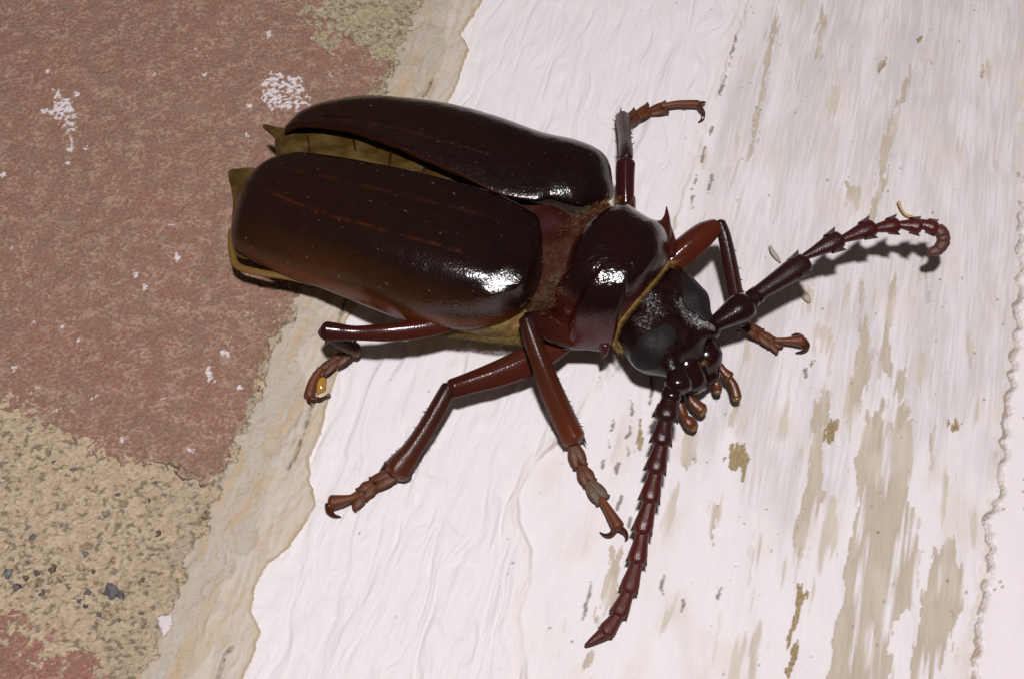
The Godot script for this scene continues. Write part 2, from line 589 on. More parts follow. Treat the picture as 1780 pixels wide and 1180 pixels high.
var fat := []
var slim := []
var worn := []
var wob := FastNoiseLite.new()
var edge_line := PackedVector2Array()
var ridge_line := PackedVector2Array()
var seam_line := PackedVector2Array()

func lines():
	wob = noise(0.25, 31, 2)
	edge_line = locs([[880, -120], [845, -10], [800, 60], [812, 88], [792, 150], [765, 200], [720, 300], [680, 380], [650, 450], [628, 520], [602, 560], [590, 600], [590, 640], [570, 690], [560, 740], [535, 795], [537, 830], [547, 880], [505, 950], [462, 985], [442, 1020], [436, 1060], [452, 1100], [436, 1150], [415, 1190], [360, 1320]])
	ridge_line = locs([[1340, -140], [1300, 0], [1250, 150], [1200, 300], [1150, 450], [1100, 590], [1075, 640], [1035, 690], [985, 750], [930, 800], [902, 850], [903, 900], [918, 960], [923, 1010], [905, 1060], [904, 1120], [915, 1180], [900, 1330]])
	seam_line = locs([[1795, -100], [1783, 130], [1777, 300], [1772, 500], [1771, 560], [1760, 650], [1750, 720], [1741, 830], [1733, 880], [1719, 905], [1722, 960], [1715, 1000], [1706, 1060], [1703, 1100], [1694, 1150], [1686, 1185], [1660, 1330]])
	var faces := [
		[[-420, 560], [0, 725], [60, 742], [130, 772], [190, 812], [262, 806], [352, 848], [385, 838], [404, 800], [440, 716], [470, 620], [520, 525], [560, 470], [600, 400], [640, 300], [655, 215], [672, 150], [684, 120], [640, 92], [600, 60], [585, 35], [550, -6], [480, -60], [-500, -330]],
		[[-420, 900], [0, 1040], [60, 1062], [130, 1112], [182, 1142], [222, 1190], [260, 1330], [-300, 1600], [-700, 1400]]]
	for f in faces:
		fat.append(Geometry2D.offset_polygon(locs(f), 0.3)[0])
		worn.append(Geometry2D.offset_polygon(locs(f), -0.7)[0])
		slim.append(Geometry2D.offset_polygon(locs(f), -4.5)[0])

func build_sealant():
	var n1 := noise(0.5, 41, 2)
	var n2 := noise(1.4, 42, 2)
	var st := noise(0.5, 43, 2)
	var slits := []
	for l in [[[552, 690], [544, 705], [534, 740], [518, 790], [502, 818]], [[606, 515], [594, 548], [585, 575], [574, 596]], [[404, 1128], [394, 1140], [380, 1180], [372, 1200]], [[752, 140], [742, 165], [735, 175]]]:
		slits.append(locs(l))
	var fn := func(t: float, s: float) -> bool:
		var l := caulk_left(s) + n2.get_noise_2d(t, s) * 0.5
		var e := course(edge_line, s) + n2.get_noise_2d(t * 0.3, s * 0.5) * 0.25
		if t < l - 0.5 or t > e + 0.5: return false
		var u := clampf((t - l) / (e - l), 0, 1)
		var a := n1.get_noise_2d(t * 0.8, s * 0.35)
		var b := n2.get_noise_2d(t, s * 0.6)
		var k := st.get_noise_2d(t * 0.9 + wob.get_noise_2d(s * 0.5, 9.0) * 1.8, s * 0.07)
		var k2 := st.get_noise_2d(t * 2.2 + wob.get_noise_2d(s * 0.8 + t, 9.0) * 1.5 + 60.0, s * 0.16)
		H = lerpf(1.15, 0.42, smoothstep(0.0, 0.7, u)) + 0.45 * sin(PI * u) * (0.4 + 0.6 * a) + k * 0.18 + k2 * 0.06 + b * 0.05
		var lobe := smoothstep(0.52, 0.62, u + n1.get_noise_2d(t * 0.3, s * 0.22 + 90.0) * 0.3)
		H += lobe * 0.18
		if t < l: H -= (l - t) * 5.0
		if t > e: H = 0.34 - (t - e) * 1.2
		var c := Color(0.47, 0.42, 0.345).lerp(Color(0.48, 0.375, 0.245), clampf(0.3 + k * 1.7, 0, 1))
		c = c.lerp(Color(0.48, 0.455, 0.415), clampf(k2 * 1.0 + a * 0.9, 0, 0.9))
		c = c.lerp(Color(0.34, 0.25, 0.13), clampf(absf(k + 0.12) * -16.0 + 0.9, 0, 0.7) * clampf(0.45 + b, 0, 1))
		c = c.lerp(Color(0.33, 0.25, 0.15), clampf(absf(k2 - 0.15) * -14.0 + 0.8, 0, 0.55) * clampf(0.3 + a * 1.5, 0, 1))
		if n2.get_noise_2d(t * 2.6, s * 2.0 + 50.0) > 0.6: c = c.lerp(Color(0.30, 0.24, 0.16), 0.6)
		c = c.lerp(Color(0.66, 0.60, 0.52), lobe * clampf(0.75 + b * 0.2 + k2 * 0.8, 0, 1) * 0.5)
		c = c.lerp(Color(0.45, 0.40, 0.31), (1.0 - smoothstep(0.0, 0.22, u)) * clampf(0.5 + b, 0, 1))
		if e - t < 0.24 + b * 0.3: c = c.lerp(Color(0.52, 0.43, 0.27), 0.5)
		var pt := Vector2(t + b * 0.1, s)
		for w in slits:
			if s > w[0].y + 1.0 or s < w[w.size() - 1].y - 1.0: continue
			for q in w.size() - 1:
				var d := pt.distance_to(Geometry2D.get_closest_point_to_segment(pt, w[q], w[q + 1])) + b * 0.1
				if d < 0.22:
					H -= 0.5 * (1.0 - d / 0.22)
					c = c.lerp(Color(0.10, 0.08, 0.05), (1.0 - smoothstep(0.04, 0.18, d)) * clampf(0.7 + b, 0, 1))  # shade inside each slit, painted into the colour
		K = c
		return true
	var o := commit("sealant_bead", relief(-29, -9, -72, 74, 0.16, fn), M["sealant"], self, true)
	o.set_meta("label", "cream streaked sealant bead filling the joint between brick and white board")
	o.set_meta("category", "sealant")

func build_board():
	var beige := Patches.new()
	rng.seed = 21
	for l in [
		[[1503, 750], [1530, 728], [1560, 745], [1588, 735], [1585, 800], [1582, 880], [1596, 905], [1600, 1000], [1594, 1060], [1552, 1075], [1545, 1180], [1540, 1260], [1420, 1260], [1438, 1180], [1462, 1050], [1480, 940], [1495, 870], [1488, 810]],
		[[1632, 945], [1655, 945], [1677, 990], [1672, 1060], [1642, 1140], [1622, 1180], [1605, 1240], [1588, 1240], [1592, 1090], [1610, 1020], [1622, 980]],
		[[1420, 690], [1444, 690], [1428, 790], [1432, 860], [1402, 960], [1384, 1030], [1386, 900], [1408, 800]],
		[[1492, 480], [1502, 500], [1510, 560], [1517, 620], [1500, 700], [1472, 780], [1478, 690], [1492, 600]],
		[[1585, 110], [1594, 110], [1592, 130], [1580, 165], [1552, 200], [1551, 250], [1537, 330], [1520, 385], [1506, 390], [1524, 330], [1534, 240], [1556, 190]],
		[[1470, 322], [1494, 326], [1499, 350], [1486, 364], [1474, 350]],
		[[1352, -20], [1362, 10], [1341, 90], [1326, 190], [1312, 260], [1298, 285], [1316, 190], [1330, 100]],
		[[1425, 5], [1438, 30], [1436, 60], [1424, 110], [1422, 60]],
		[[1548, 480], [1562, 490], [1552, 560], [1545, 600], [1556, 640], [1548, 660], [1528, 655], [1528, 610], [1540, 540]],
		[[1552, 640], [1580, 642], [1580, 680], [1546, 700], [1535, 735], [1500, 745], [1508, 715], [1545, 690]],
		[[1565, 690], [1582, 695], [1576, 760], [1556, 750]],
		[[1280, 690], [1290, 720], [1278, 760], [1270, 740]],
		[[1610, 480], [1620, 485], [1616, 535], [1608, 520]],
		[[1395, 505], [1406, 512], [1408, 522], [1398, 528], [1392, 516]],
		[[1424, 700], [1436, 640], [1442, 560], [1450, 560], [1446, 640], [1436, 720]],
		[[1628, 745], [1622, 800], [1616, 820], [1620, 760]],
		[[1060, 960], [1085, 960], [1075, 1050], [1040, 1090], [1030, 1080], [1050, 1030]],
		[[1238, 870], [1252, 880], [1248, 910], [1238, 950], [1226, 920]],
		[[1196, 740], [1210, 760], [1212, 800], [1190, 804], [1190, 770]],
		[[1018, 1140], [1030, 1140], [1024, 1180], [1014, 1180]],
		[[1205, 195], [1222, 200], [1216, 228], [1200, 218]]]:
		beige.add(locs(l), 0)
	for l in [[[1285, 748], [1296, 770], [1300, 795], [1298, 820], [1278, 826], [1262, 795], [1278, 775]], [[1440, 718], [1458, 730], [1460, 750], [1438, 760]], [[1652, 722], [1672, 728], [1672, 750], [1655, 746]], [[1526, 102], [1540, 102], [1538, 122], [1528, 124]], [[1485, 330], [1497, 345], [1490, 360], [1478, 350]], [[1200, 770], [1212, 775], [1210, 805], [1192, 803]], [[1240, 870], [1248, 878], [1242, 890], [1234, 885]], [[1108, 740], [1122, 745], [1118, 782], [1108, 770]], [[1424, 75], [1433, 85], [1430, 100], [1422, 95]], [[1315, 180], [1328, 188], [1322, 205]], [[1594, 64], [1604, 68], [1600, 80]], [[1612, 103], [1620, 108], [1615, 114]], [[1704, 118], [1714, 122], [1708, 130]], [[1770, 312], [1776, 312], [1774, 320]], [[1408, 630], [1416, 640], [1406, 642]], [[1375, 1130], [1384, 1128], [1386, 1165], [1364, 1170]], [[1392, 1020], [1402, 1025], [1384, 1090], [1374, 1120], [1368, 1110]]]:
		beige.add(locs(l), 1)
	var strokes := noise(0.5, 51, 2)
	var warp := noise(0.12, 52, 2)
	var flakes := noise(0.16, 53, 2)
	var thin := noise(1.0, 54, 2)
	var wear := noise(0.4, 55, 3)
	var dab := noise(0.3, 56, 1)
	var dots := noise(1.5, 57, 1)
	var spots := {}
	for k in 420:
		var p := Vector2(rng.randf_range(-18, 57), rng.randf_range(-58, 74))
		spots[Vector2i(floori(p.x / 2.0), floori(p.y / 2.0))] = [p, rng.randf_range(0.05, 0.16), rng.randf_range(0.15, 0.75)]
	var dashes := []
	for l in [[[1098, 690], [1097, 720]], [[1095, 735], [1092, 760]], [[1135, 650], [1132, 700]], [[1136, 715], [1134, 740]], [[1066, 730], [1064, 750]], [[1092, 775], [1090, 790]], [[1058, 765], [1057, 778]], [[1080, 860], [1074, 885]], [[1097, 895], [1094, 915]], [[1050, 800], [1049, 815]], [[1075, 805], [1073, 822]], [[1026, 1010], [1018, 1075]], [[1284, 40], [1268, 115]], [[1262, 130], [1252, 165]], [[1226, 255], [1222, 280]], [[1240, 220], [1236, 235]], [[1205, 338], [1202, 360]], [[1400, 640], [1399, 655]], [[1250, 1020], [1249, 1040]], [[1155, 1000], [1152, 1035]], [[1240, 300], [1234, 330]], [[1212, 300], [1210, 318]], [[1186, 1040], [1184, 1060]]]:
		dashes.append(locs(l))
	var fn := func(t: float, s: float) -> bool:
		var e := course(edge_line, s) - 0.5
		if t < e: return false
		var r := course(ridge_line, s) + wob.get_noise_2d(t * 0.2, s) * 0.35
		var seam := course(seam_line, s) + dots.get_noise_2d(3.0, s * 0.3) * 0.5
		if t > seam + 0.7: return false
		var wp := warp.get_noise_2d(t * 1.6, s * 0.5)
		var tt := t + wp * 2.0
		var a := strokes.get_noise_2d(tt * 0.8, s * 0.045)
		var b := thin.get_noise_2d(tt * 1.1, s * 0.07)
		var fine := thin.get_noise_2d(t * 2.6 + 70.0, s * 0.10)
		var left := smoothstep(0.35, -0.15, t - r)
		var f := flakes.get_noise_2d(tt * 1.9, s * 0.42)
		var f2 := flakes.get_noise_2d(tt * 2.8 + 60.0, s * 0.7 + 20.0)
		var low := smoothstep(-10.0, -24.0, s) * 0.5 + 0.5
		var rough := a * 0.20 + b * 0.065 + (smoothstep(0.05, 0.14, f) * 0.075 + smoothstep(0.16, 0.24, f2) * 0.045) * low + dab.get_noise_2d(t * 1.5, s * 0.35) * 0.10
		var calm := a * 0.07 + b * 0.03 + dab.get_noise_2d(t * 0.5, s * 0.25) * 0.2
		H = lerpf(calm * 1.3, rough * 1.5 + 0.2, left) + fine * 0.018
		H += 0.10 * exp(-pow((t - r + 0.35) / 0.45, 2.0))
		var c := Color(0.765, 0.735, 0.738)
		c = c * (1.0 + fine * 0.025 + b * 0.02 * (1.0 - left))
		if left < 0.5:
			var reach := smoothstep(-16.0, 4.0, s + wear.get_noise_2d(t * 0.35, s * 0.08 + 70.0) * 30.0) * smoothstep(14.0, 22.0, t + wear.get_noise_2d(t * 0.6 + 20.0, s * 0.05) * 9.0)
			var grime := clampf(0.6 + wear.get_noise_2d(t * 0.5, s * 0.07 + 10.0) * 0.8 + fine * 0.75 + b * 0.3, 0, 1) * reach
			c = c.lerp(Color(0.535, 0.505, 0.50), grime * 0.72)
			var w := wear.get_noise_2d(t * 1.3, s * 0.13)
			var w2 := wear.get_noise_2d(t * 0.4 + 90.0, s * 0.2)
			var g = beige.find(t, s, wear.get_noise_2d(t * 3.0, s * 0.5 + 40.0) * 0.7, wear.get_noise_2d(t * 2.0 + 40.0, s * 0.3) * 2.2)
			var tan1 := Color(0.43, 0.37, 0.285).lerp(Color(0.52, 0.46, 0.37), clampf(0.5 + w * 1.2 + fine * 0.5, 0, 1))
			var zone := smoothstep(26.0, 36.0, t) * smoothstep(57.0, 48.0, t) * smoothstep(24.0, 4.0, s)
			if g == 1:
				c = Color(0.37, 0.29, 0.17).lerp(Color(0.25, 0.19, 0.09), clampf(0.5 + thin.get_noise_2d(t * 2.5, s * 2.5) * 1.5, 0, 1))
				H -= 0.15
			elif g == 0 and w + fine * 0.3 > -0.42:
				c = tan1.lerp(c, clampf((-w - fine * 0.3 - 0.05) * 2.5, 0, 0.7))
				H -= 0.1
			elif w + w2 * 0.6 + fine * 0.15 > lerpf(0.62, 0.36, zone):
				c = tan1.lerp(c, 1.0 - clampf((w + w2 * 0.6 + fine * 0.15 - lerpf(0.62, 0.36, zone)) * 3.5 + 0.25, 0, 0.85))
				H -= 0.06
			c = c.lerp(Color(0.66, 0.60, 0.52), clampf(w2 * 1.1 + fine * 0.2 - 0.15, 0, 0.45))
		elif t - r > -0.9:
			c = c.lerp(Color(0.74, 0.69, 0.63), clampf(0.3 + b, 0, 0.6))
		var key := Vector2i(floori(t / 2.0), floori(s / 2.0))
		if spots.has(key):
			var sp = spots[key]
			var d: float = Vector2(t - sp[0].x, (s - sp[0].y) * 0.7).length()
			if d < sp[1] and (left < 0.5 or sp[2] > 0.6):
				c = c.lerp(Color(0.16, 0.13, 0.11), sp[2])
		if left < 0.6:
			var pt := Vector2(t + wob.get_noise_2d(t * 0.3, s * 2.2) * 0.35, s)
			for q in dashes:
				if s > q[0].y + 0.3 or s < q[1].y - 0.3: continue
				var d := pt.distance_to(Geometry2D.get_closest_point_to_segment(pt, q[0], q[1]))
				if d < 0.11 + dots.get_noise_2d(t * 0.3, s * 0.4) * 0.1:
					H -= 0.25
					c = Color(0.27, 0.245, 0.23)
		if t > seam - 0.9:
			var d := t - seam
			var gap := absf(d) - 0.16 - dots.get_noise_2d(t * 0.2, s * 0.25 + 30.0) * 0.2
			if gap < 0 and s < 36.0:
				H -= 0.4
				c = c.lerp(Color(0.30, 0.225, 0.165), 0.8)
			else:
				c = c.lerp(Color(0.66, 0.60, 0.52), clampf(0.4 + wear.get_noise_2d(t, s) * 1.2, 0, 0.7))
		if t < e + 0.7: H -= (e + 0.7 - t) * 0.8
		K = c
		return true
	var o := commit("painted_board", relief(-21, 59, -62, 76, 0.15, fn), M["paint"], self, true)
	o.set_meta("label", "white painted wooden board with brush strokes and worn beige patches under the beetle")
	o.set_meta("category", "board")
	var fn2 := func(t: float, s: float) -> bool:
		var seam := course(seam_line, s) + dots.get_noise_2d(3.0, s * 0.3) * 0.5 + 0.12 + dots.get_noise_2d(9.0, s * 0.9) * 0.14
		if t < seam - 0.3: return false
		H = 0.22 + dab.get_noise_2d(t * 0.6, s * 0.3) * 0.1 + wob.get_noise_2d(t, s) * 0.05
		if t < seam + 0.25: H -= (seam + 0.25 - t) * 2.0
		K = Color(0.80, 0.765, 0.772) * (1.0 + thin.get_noise_2d(t * 2.0, s * 0.3) * 0.01)
		if spots.has(Vector2i(floori(t - 40.0), floori(s / 2.0))) and thin.get_noise_2d(t * 3.0, s * 3.0) > 0.62: K = Color(0.3, 0.25, 0.22)
		if t - seam < 0.5: K = K.lerp(Color(0.62, 0.56, 0.48), clampf(0.2 + dots.get_noise_2d(t, s), 0, 0.7))
		return true
	var o2 := commit("trim_strip", relief(53, 86, -64, 84, 0.25, fn2), M["trim paint"], self, true)
	o2.set_meta("label", "smooth clean white trim strip beyond the cracked seam of the worn board")
	o2.set_meta("category", "trim")

# ---------------------------------------------------------------- the beetle
var black := Color(0.0058, 0.0014, 0.0015)
var dark := Color(0.011, 0.0024, 0.0024)
var red := Color(0.062, 0.0115, 0.006)
var rust := Color(0.10, 0.022, 0.007)
var orange := Color(0.145, 0.045, 0.012)
var gold := Color(0.40, 0.25, 0.075)

func near_line(p: Vector3, l: Array) -> float:
	var d := 1e9
	var q := Vector2(p.x, p.z)
	for k in l.size() - 1:
		d = minf(d, q.distance_to(Geometry2D.get_closest_point_to_segment(q, Vector2(l[k].x, l[k].z), Vector2(l[k + 1].x, l[k + 1].z))))
	return d

func build_elytra(b: Node3D):
	var wv := noise(0.5, 71, 2)
	for left in [true, false]:
		rng.seed = 70 + int(left)
		var outline: Array
		var spine: Array
		var ribs := []
		if left:
			outline = [[930, 372, 12.0, 0.0], [870, 340, 12.6, 0.12], [800, 318, 12.6, 0.25], [720, 298, 12.3, 0.4], [640, 282, 11.6, 0.55], [560, 269, 10.6, 0.7], [505, 266, 9.6, 0.82], [458, 282, 8.6, 0.95], [424, 320, 7.4, 1], [404, 380, 6.4, 1], [404, 425, 5.8, 1], [436, 450, 5.6, 0.95], [500, 480, 5.6, 0.85], [560, 500, 5.8, 0.75], [640, 532, 6.2, 0.58], [720, 560, 6.6, 0.42], [800, 570, 7, 0.25], [865, 564, 7.4, 0.12], [918, 532, 8.2, 0], [941, 490, 9.4, 0], [945, 430, 10.8, 0], [940, 395, 11.6, 0]]
			spine = [[896, 492, 12.9], [800, 444, 13.5], [640, 385, 12.6], [520, 350, 10.6]]
			for l in [[[452, 335, 9], [580, 375, 12], [680, 405, 12.8], [800, 440, 13]], [[500, 300, 10], [620, 325, 12], [740, 350, 13], [860, 380, 13]]]:
				ribs.append(l.map(func(e): return at(e[0], e[1], e[2])))
		else:
			outline = [[927, 348, 13.0, 0], [862, 335, 13.0, 0.12], [800, 305, 12.9, 0.25], [740, 279, 12.6, 0.38], [690, 257, 12.2, 0.5], [614, 230, 11.5, 0.65], [550, 220, 10.6, 0.8], [512, 221, 9.8, 0.92], [494, 228, 9.0, 1], [497, 220, 8.2, 1], [515, 205, 7.4, 0.95], [550, 192, 7.0, 0.85], [620, 181, 6.8, 0.7], [700, 185, 6.8, 0.5], [780, 195, 7, 0.35], [860, 216, 7.2, 0.2], [940, 243, 7.6, 0.08], [1010, 257, 8, 0], [1054, 278, 8.6, 0], [1065, 315, 9.4, 0], [1062, 345, 10.2, 0], [1015, 357, 11.6, 0], [985, 352, 12.3, 0], [955, 344, 12.8, 0]]
			spine = [[965, 290, 13.6], [840, 248, 13.6], [700, 214, 12.9], [570, 200, 10.9]]
			for l in [[[560, 208, 11], [700, 225, 13], [850, 270, 13.3]]]:
				ribs.append(l.map(func(e): return at(e[0], e[1], e[2])))
		var glint_facet := at(870, 496, 12.7)
		var slant := Vector2(at(910, 452, 13).x - at(838, 524, 12).x, at(910, 452, 13).z - at(838, 524, 12).z).normalized()
		var marks := {}
		for k in 130: marks[Vector2i(rng.randi() % 520, rng.randi() % 80)] = rng.randf_range(0.15, 1.0)
		var paint := func(p: Vector3, r: float, w: float, th: float):
			var n := wv.get_noise_3dv(p)
			var lat := smoothstep(0.42, 1.0, r) * smoothstep(0.40, 0.62, th) * (1.0 - smoothstep(0.76, 0.9, th)) if left else 0.0
			var pale := clampf(lat * (0.35 + 0.65 * w) + w * 0.16 + n * 0.05, 0, 1)
			var c := black.lerp(Color(0.056, 0.018, 0.005), pale)
			var up := Vector3.ZERO
			for q in ribs.size():
				var d := near_line(p, ribs[q])
				var k := exp(-pow(d / 0.2, 2.0))
				if k > 0.02 and r < 0.96:
					c = c.lerp(Color(0.085, 0.016, 0.005), k * (0.55 if q == 0 and left else 0.22) * clampf(0.6 + n * 1.4, 0.1, 1))
					up.y += k * 0.06
			if left and r > 0.93: c = c.lerp(Color(0.13, 0.030, 0.006), smoothstep(0.93, 0.98, r) * 0.8 * smoothstep(0.46, 0.56, th + n * 0.02) * (1.0 - smoothstep(0.74, 0.84, th)))
			if not left and r > 0.965 and th < 0.33: c = c.lerp(Color(0.05, 0.010, 0.005), 0.6)
			var m = marks.get(Vector2i(int(th * 520.0), int(r * 80.0)))
			if m != null and r > 0.1: c = c.lerp(Color(0.40, 0.36, 0.33), m * m * 0.6)
			if left:   # shoulder flattened and tilted towards the flash, shaped to hold its highlight
				var e := Vector2(p.x - glint_facet.x, p.z - glint_facet.z)
				up.y += 0.85 * exp(-pow(e.dot(slant) / 3.3, 4.0) - pow(e.dot(Vector2(-slant.y, slant.x)) / 1.7, 4.0)) * clampf(12.75 - 0.36 * e.y - p.y, -0.7, 0.7)
			up.y += n * 0.035 * smoothstep(0.0, 0.3, r)
			return [c, up]
		var s := dome(outline, spine, 520, 80, 2.35, 1.65, 0.3, paint)
		var o := commit("elytron", s, M["wing case"], b)
		o.set_meta("label", "broad near wing case with a rust brown rear margin" if left else "far wing case seen edge on, nearly black")

func build_wings(b: Node3D):
	var wv := noise(0.35, 81, 3)
	var amber := Color(0.058, 0.031, 0.0055)
	var paint := func(p: Vector3, r: float, w: float, th: float):
		var n := wv.get_noise_3dv(p * Vector3(1, 1, 1))
		return [amber.lerp(Color(0.115, 0.072, 0.02), clampf(0.3 + n * 1.5, 0, 1)), Vector3(0, (n * 0.3 + wv.get_noise_3dv(p * 3.0) * 0.1) * (1.0 if r < 1.0 else 0.3), 0)]
	var s := dome([[900, 352, 10.6, 0], [800, 335, 10.2, 0.2], [700, 315, 9.4, 0.45], [560, 292, 8.0, 0.8], [490, 280, 7.2, 1], [478, 258, 7.2, 1], [476, 240, 7.4, 1], [457, 222, 7.0, 1], [462, 216, 7.4, 1], [495, 222, 7.8, 1], [560, 212, 8.6, 0.8], [640, 224, 9.6, 0.6], [720, 256, 10.4, 0.4], [800, 292, 10.8, 0.2], [880, 332, 11, 0]], [[860, 340, 11], [700, 288, 10.2], [500, 250, 8.0]], 160, 24, 2.2, 1.0, 0.08, paint)
	var w := commit("hind_wing", s, M["wing membrane"], b)
	w.set_meta("label", "folded amber hind wing showing in the gap between the wing cases")
	for l in [[[534, 238, 8.7, 1.6], [537, 252, 8.6, 1.5], [536, 266, 8.4, 1.6]], [[680, 254, 10.3, 2], [678, 270, 10.2, 2.2], [676, 290, 10.0, 2]], [[692, 258, 10.4, 1.3], [706, 276, 10.3, 1.3], [720, 300, 10.1, 1.3]], [[740, 274, 10.7, 2.4], [738, 286, 10.6, 2.4], [736, 302, 10.3, 2.4]], [[612, 232, 9.6, 2.0], [616, 252, 9.5, 2.2], [622, 282, 9.2, 2.0]]]:
		commit("vein", tube(l, Color(0.022, 0.010, 0.003), Color(0.03, 0.014, 0.004), 4, 6), M["smooth shell"], w)
	var s2 := dome([[396, 300, 6.2, 0], [415, 293, 6.6, 0], [450, 296, 7.2, 0], [470, 340, 7.4, 0.5], [470, 420, 6.2, 1], [440, 450, 5.2, 1], [404, 440, 4.6, 1], [401, 400, 5.2, 1], [404, 345, 5.8, 0.4]], [[440, 330, 7], [440, 410, 5.8]], 120, 16, 2.0, 1.0, 0.08, paint)
	var w2 := commit("hind_wing", s2, M["wing membrane"], b)
	w2.set_meta("label", "amber tip of the hind wing behind the near wing case")
	var lip := Shape.new()
	tube([[401, 400, 5.2, 5], [402, 435, 4.8, 6], [412, 462, 4.6, 7], [450, 474, 4.8, 7], [500, 482, 5.0, 6], [545, 494, 5.3, 4]], Color(0.14, 0.075, 0.012), Color(0.20, 0.12, 0.04), 8, 10, 0.6, lip)
	var e := commit("wing_fold", lip, M["wing membrane"], b)
	e.set_meta("label", "yellow folded wing edge below the rear of the near wing case")
	tube([[420, 458, 5.4, 3], [460, 466, 5.4, 4], [505, 474, 5.5, 3]], Color(0.03, 0.02, 0.01), Color(0.03, 0.02, 0.01), 8, 8, 0.6, lip)

func build_body(b: Node3D):
	var hv := noise(1.2, 91, 2)
	var axis := at(1000, 500, 6) - at(560, 340, 6)
	var d := axis.normalized()
	var body := lump([
		egg(600, 375, 6.0, Vector3(13.5, 3.4, 8.5), d, 1.0),
		egg(820, 455, 6.4, Vector3(10.5, 4.6, 9.0), d, 2.0),
		egg(835, 545, 5.0, Vector3(7.0, 2.6, 2.6), d + Vector3(0, 0, -0.12), 1.2),
		cap([940, 450, 6.4, 46], [1010, 470, 7.0, 50], 2.0),
		cap([985, 560, 5.2, 24], [960, 590, 4.6, 20], 1.5),
		cap([1040, 500, 6.2, 48], [1110, 540, 5.8, 36], 2.0)], 0.42, func(p: Vector3):
			var n := hv.get_noise_3dv(p)
			return Color(0.10, 0.055, 0.018).lerp(Color(0.32, 0.21, 0.065), clampf(0.6 + n * 0.8, 0, 1)))
	commit("body", body, M["downy shell"], b)
	var hub := at(957, 396, 11.0)
	var meso := lump([
		egg(962, 398, 9.6, Vector3(2.9, 2.4, 2.6), d, 1.0),
		cap([895, 352, 10.4, 12], [950, 380, 10.4, 20], 1.5),
		cap([1045, 368, 9.6, 20], [985, 440, 9.8, 30], 1.5),
		cap([985, 440, 9.8, 30], [950, 520, 8.0, 24], 1.5),
		cap([925, 395, 9.6, 22], [945, 440, 9.0, 30], 1.5),
		cap([945, 440, 8.8, 28], [930, 530, 7.2, 22], 1.5)], 0.22, func(p: Vector3):
			var n := hv.get_noise_3dv(p * 0.8)
			var plate := smoothstep(2.9, 1.9, Vector2(p.x - hub.x, p.z - hub.z).length())
			return Color(0.034, 0.008, 0.0045).lerp(Color(0.055, 0.024, 0.012), clampf(0.4 + n * 1.2, 0, 1)).lerp(Color(0.030, 0.0055, 0.004), plate))
	var m := commit("scutellum", meso, M["downy plate"], b)
	m.set_meta("label", "reddish downy plate between wing case bases and pronotum")
	# golden down: under the near wing case, round the scutellum
	rng.seed = 93
	var h := Shape.new()
	for k in 2600:
		var u := rng.randf()
		var x := lerpf(765, 912, u)
		var v := rng.randf()
		var y := lerpf(lerpf(566, 560, u), lerpf(582, 600, u), v)
		var p := at(x, y, lerpf(6.2, 4.6, v))
		hairs(h, p, Vector3(-0.9, -0.25, 0.35), 0.75, 0.35, 0.022, Color(0.36, 0.245, 0.075))
	var down := commit("golden_down", h, M["hair"], b)
	down.set_meta("kind", "stuff")
	var h2 := Shape.new()
	for k in 560:
		var q = [[1040, 355, 11.0, 18], [1058, 352, 10.6, 12], [1015, 372, 11.4, 22], [985, 440, 11.6, 26], [965, 490, 10.8, 20], [940, 520, 9.6, 22], [925, 545, 8.4, 18], [990, 400, 12.0, 30]][k % 8]
		var p := at(q[0] + rng.randfn() * q[3] * 0.7, q[1] + rng.randfn() * q[3] * 0.6, q[2] - 0.2)
		hairs(h2, p, Vector3(0.6, 0.5, -0.2), 1.0, 0.8, 0.02, gold if k % 8 < 2 else Color(0.20, 0.12, 0.055))
	var down2 := commit("golden_down", h2, M["hair"], b)
	down2.set_meta("kind", "stuff")

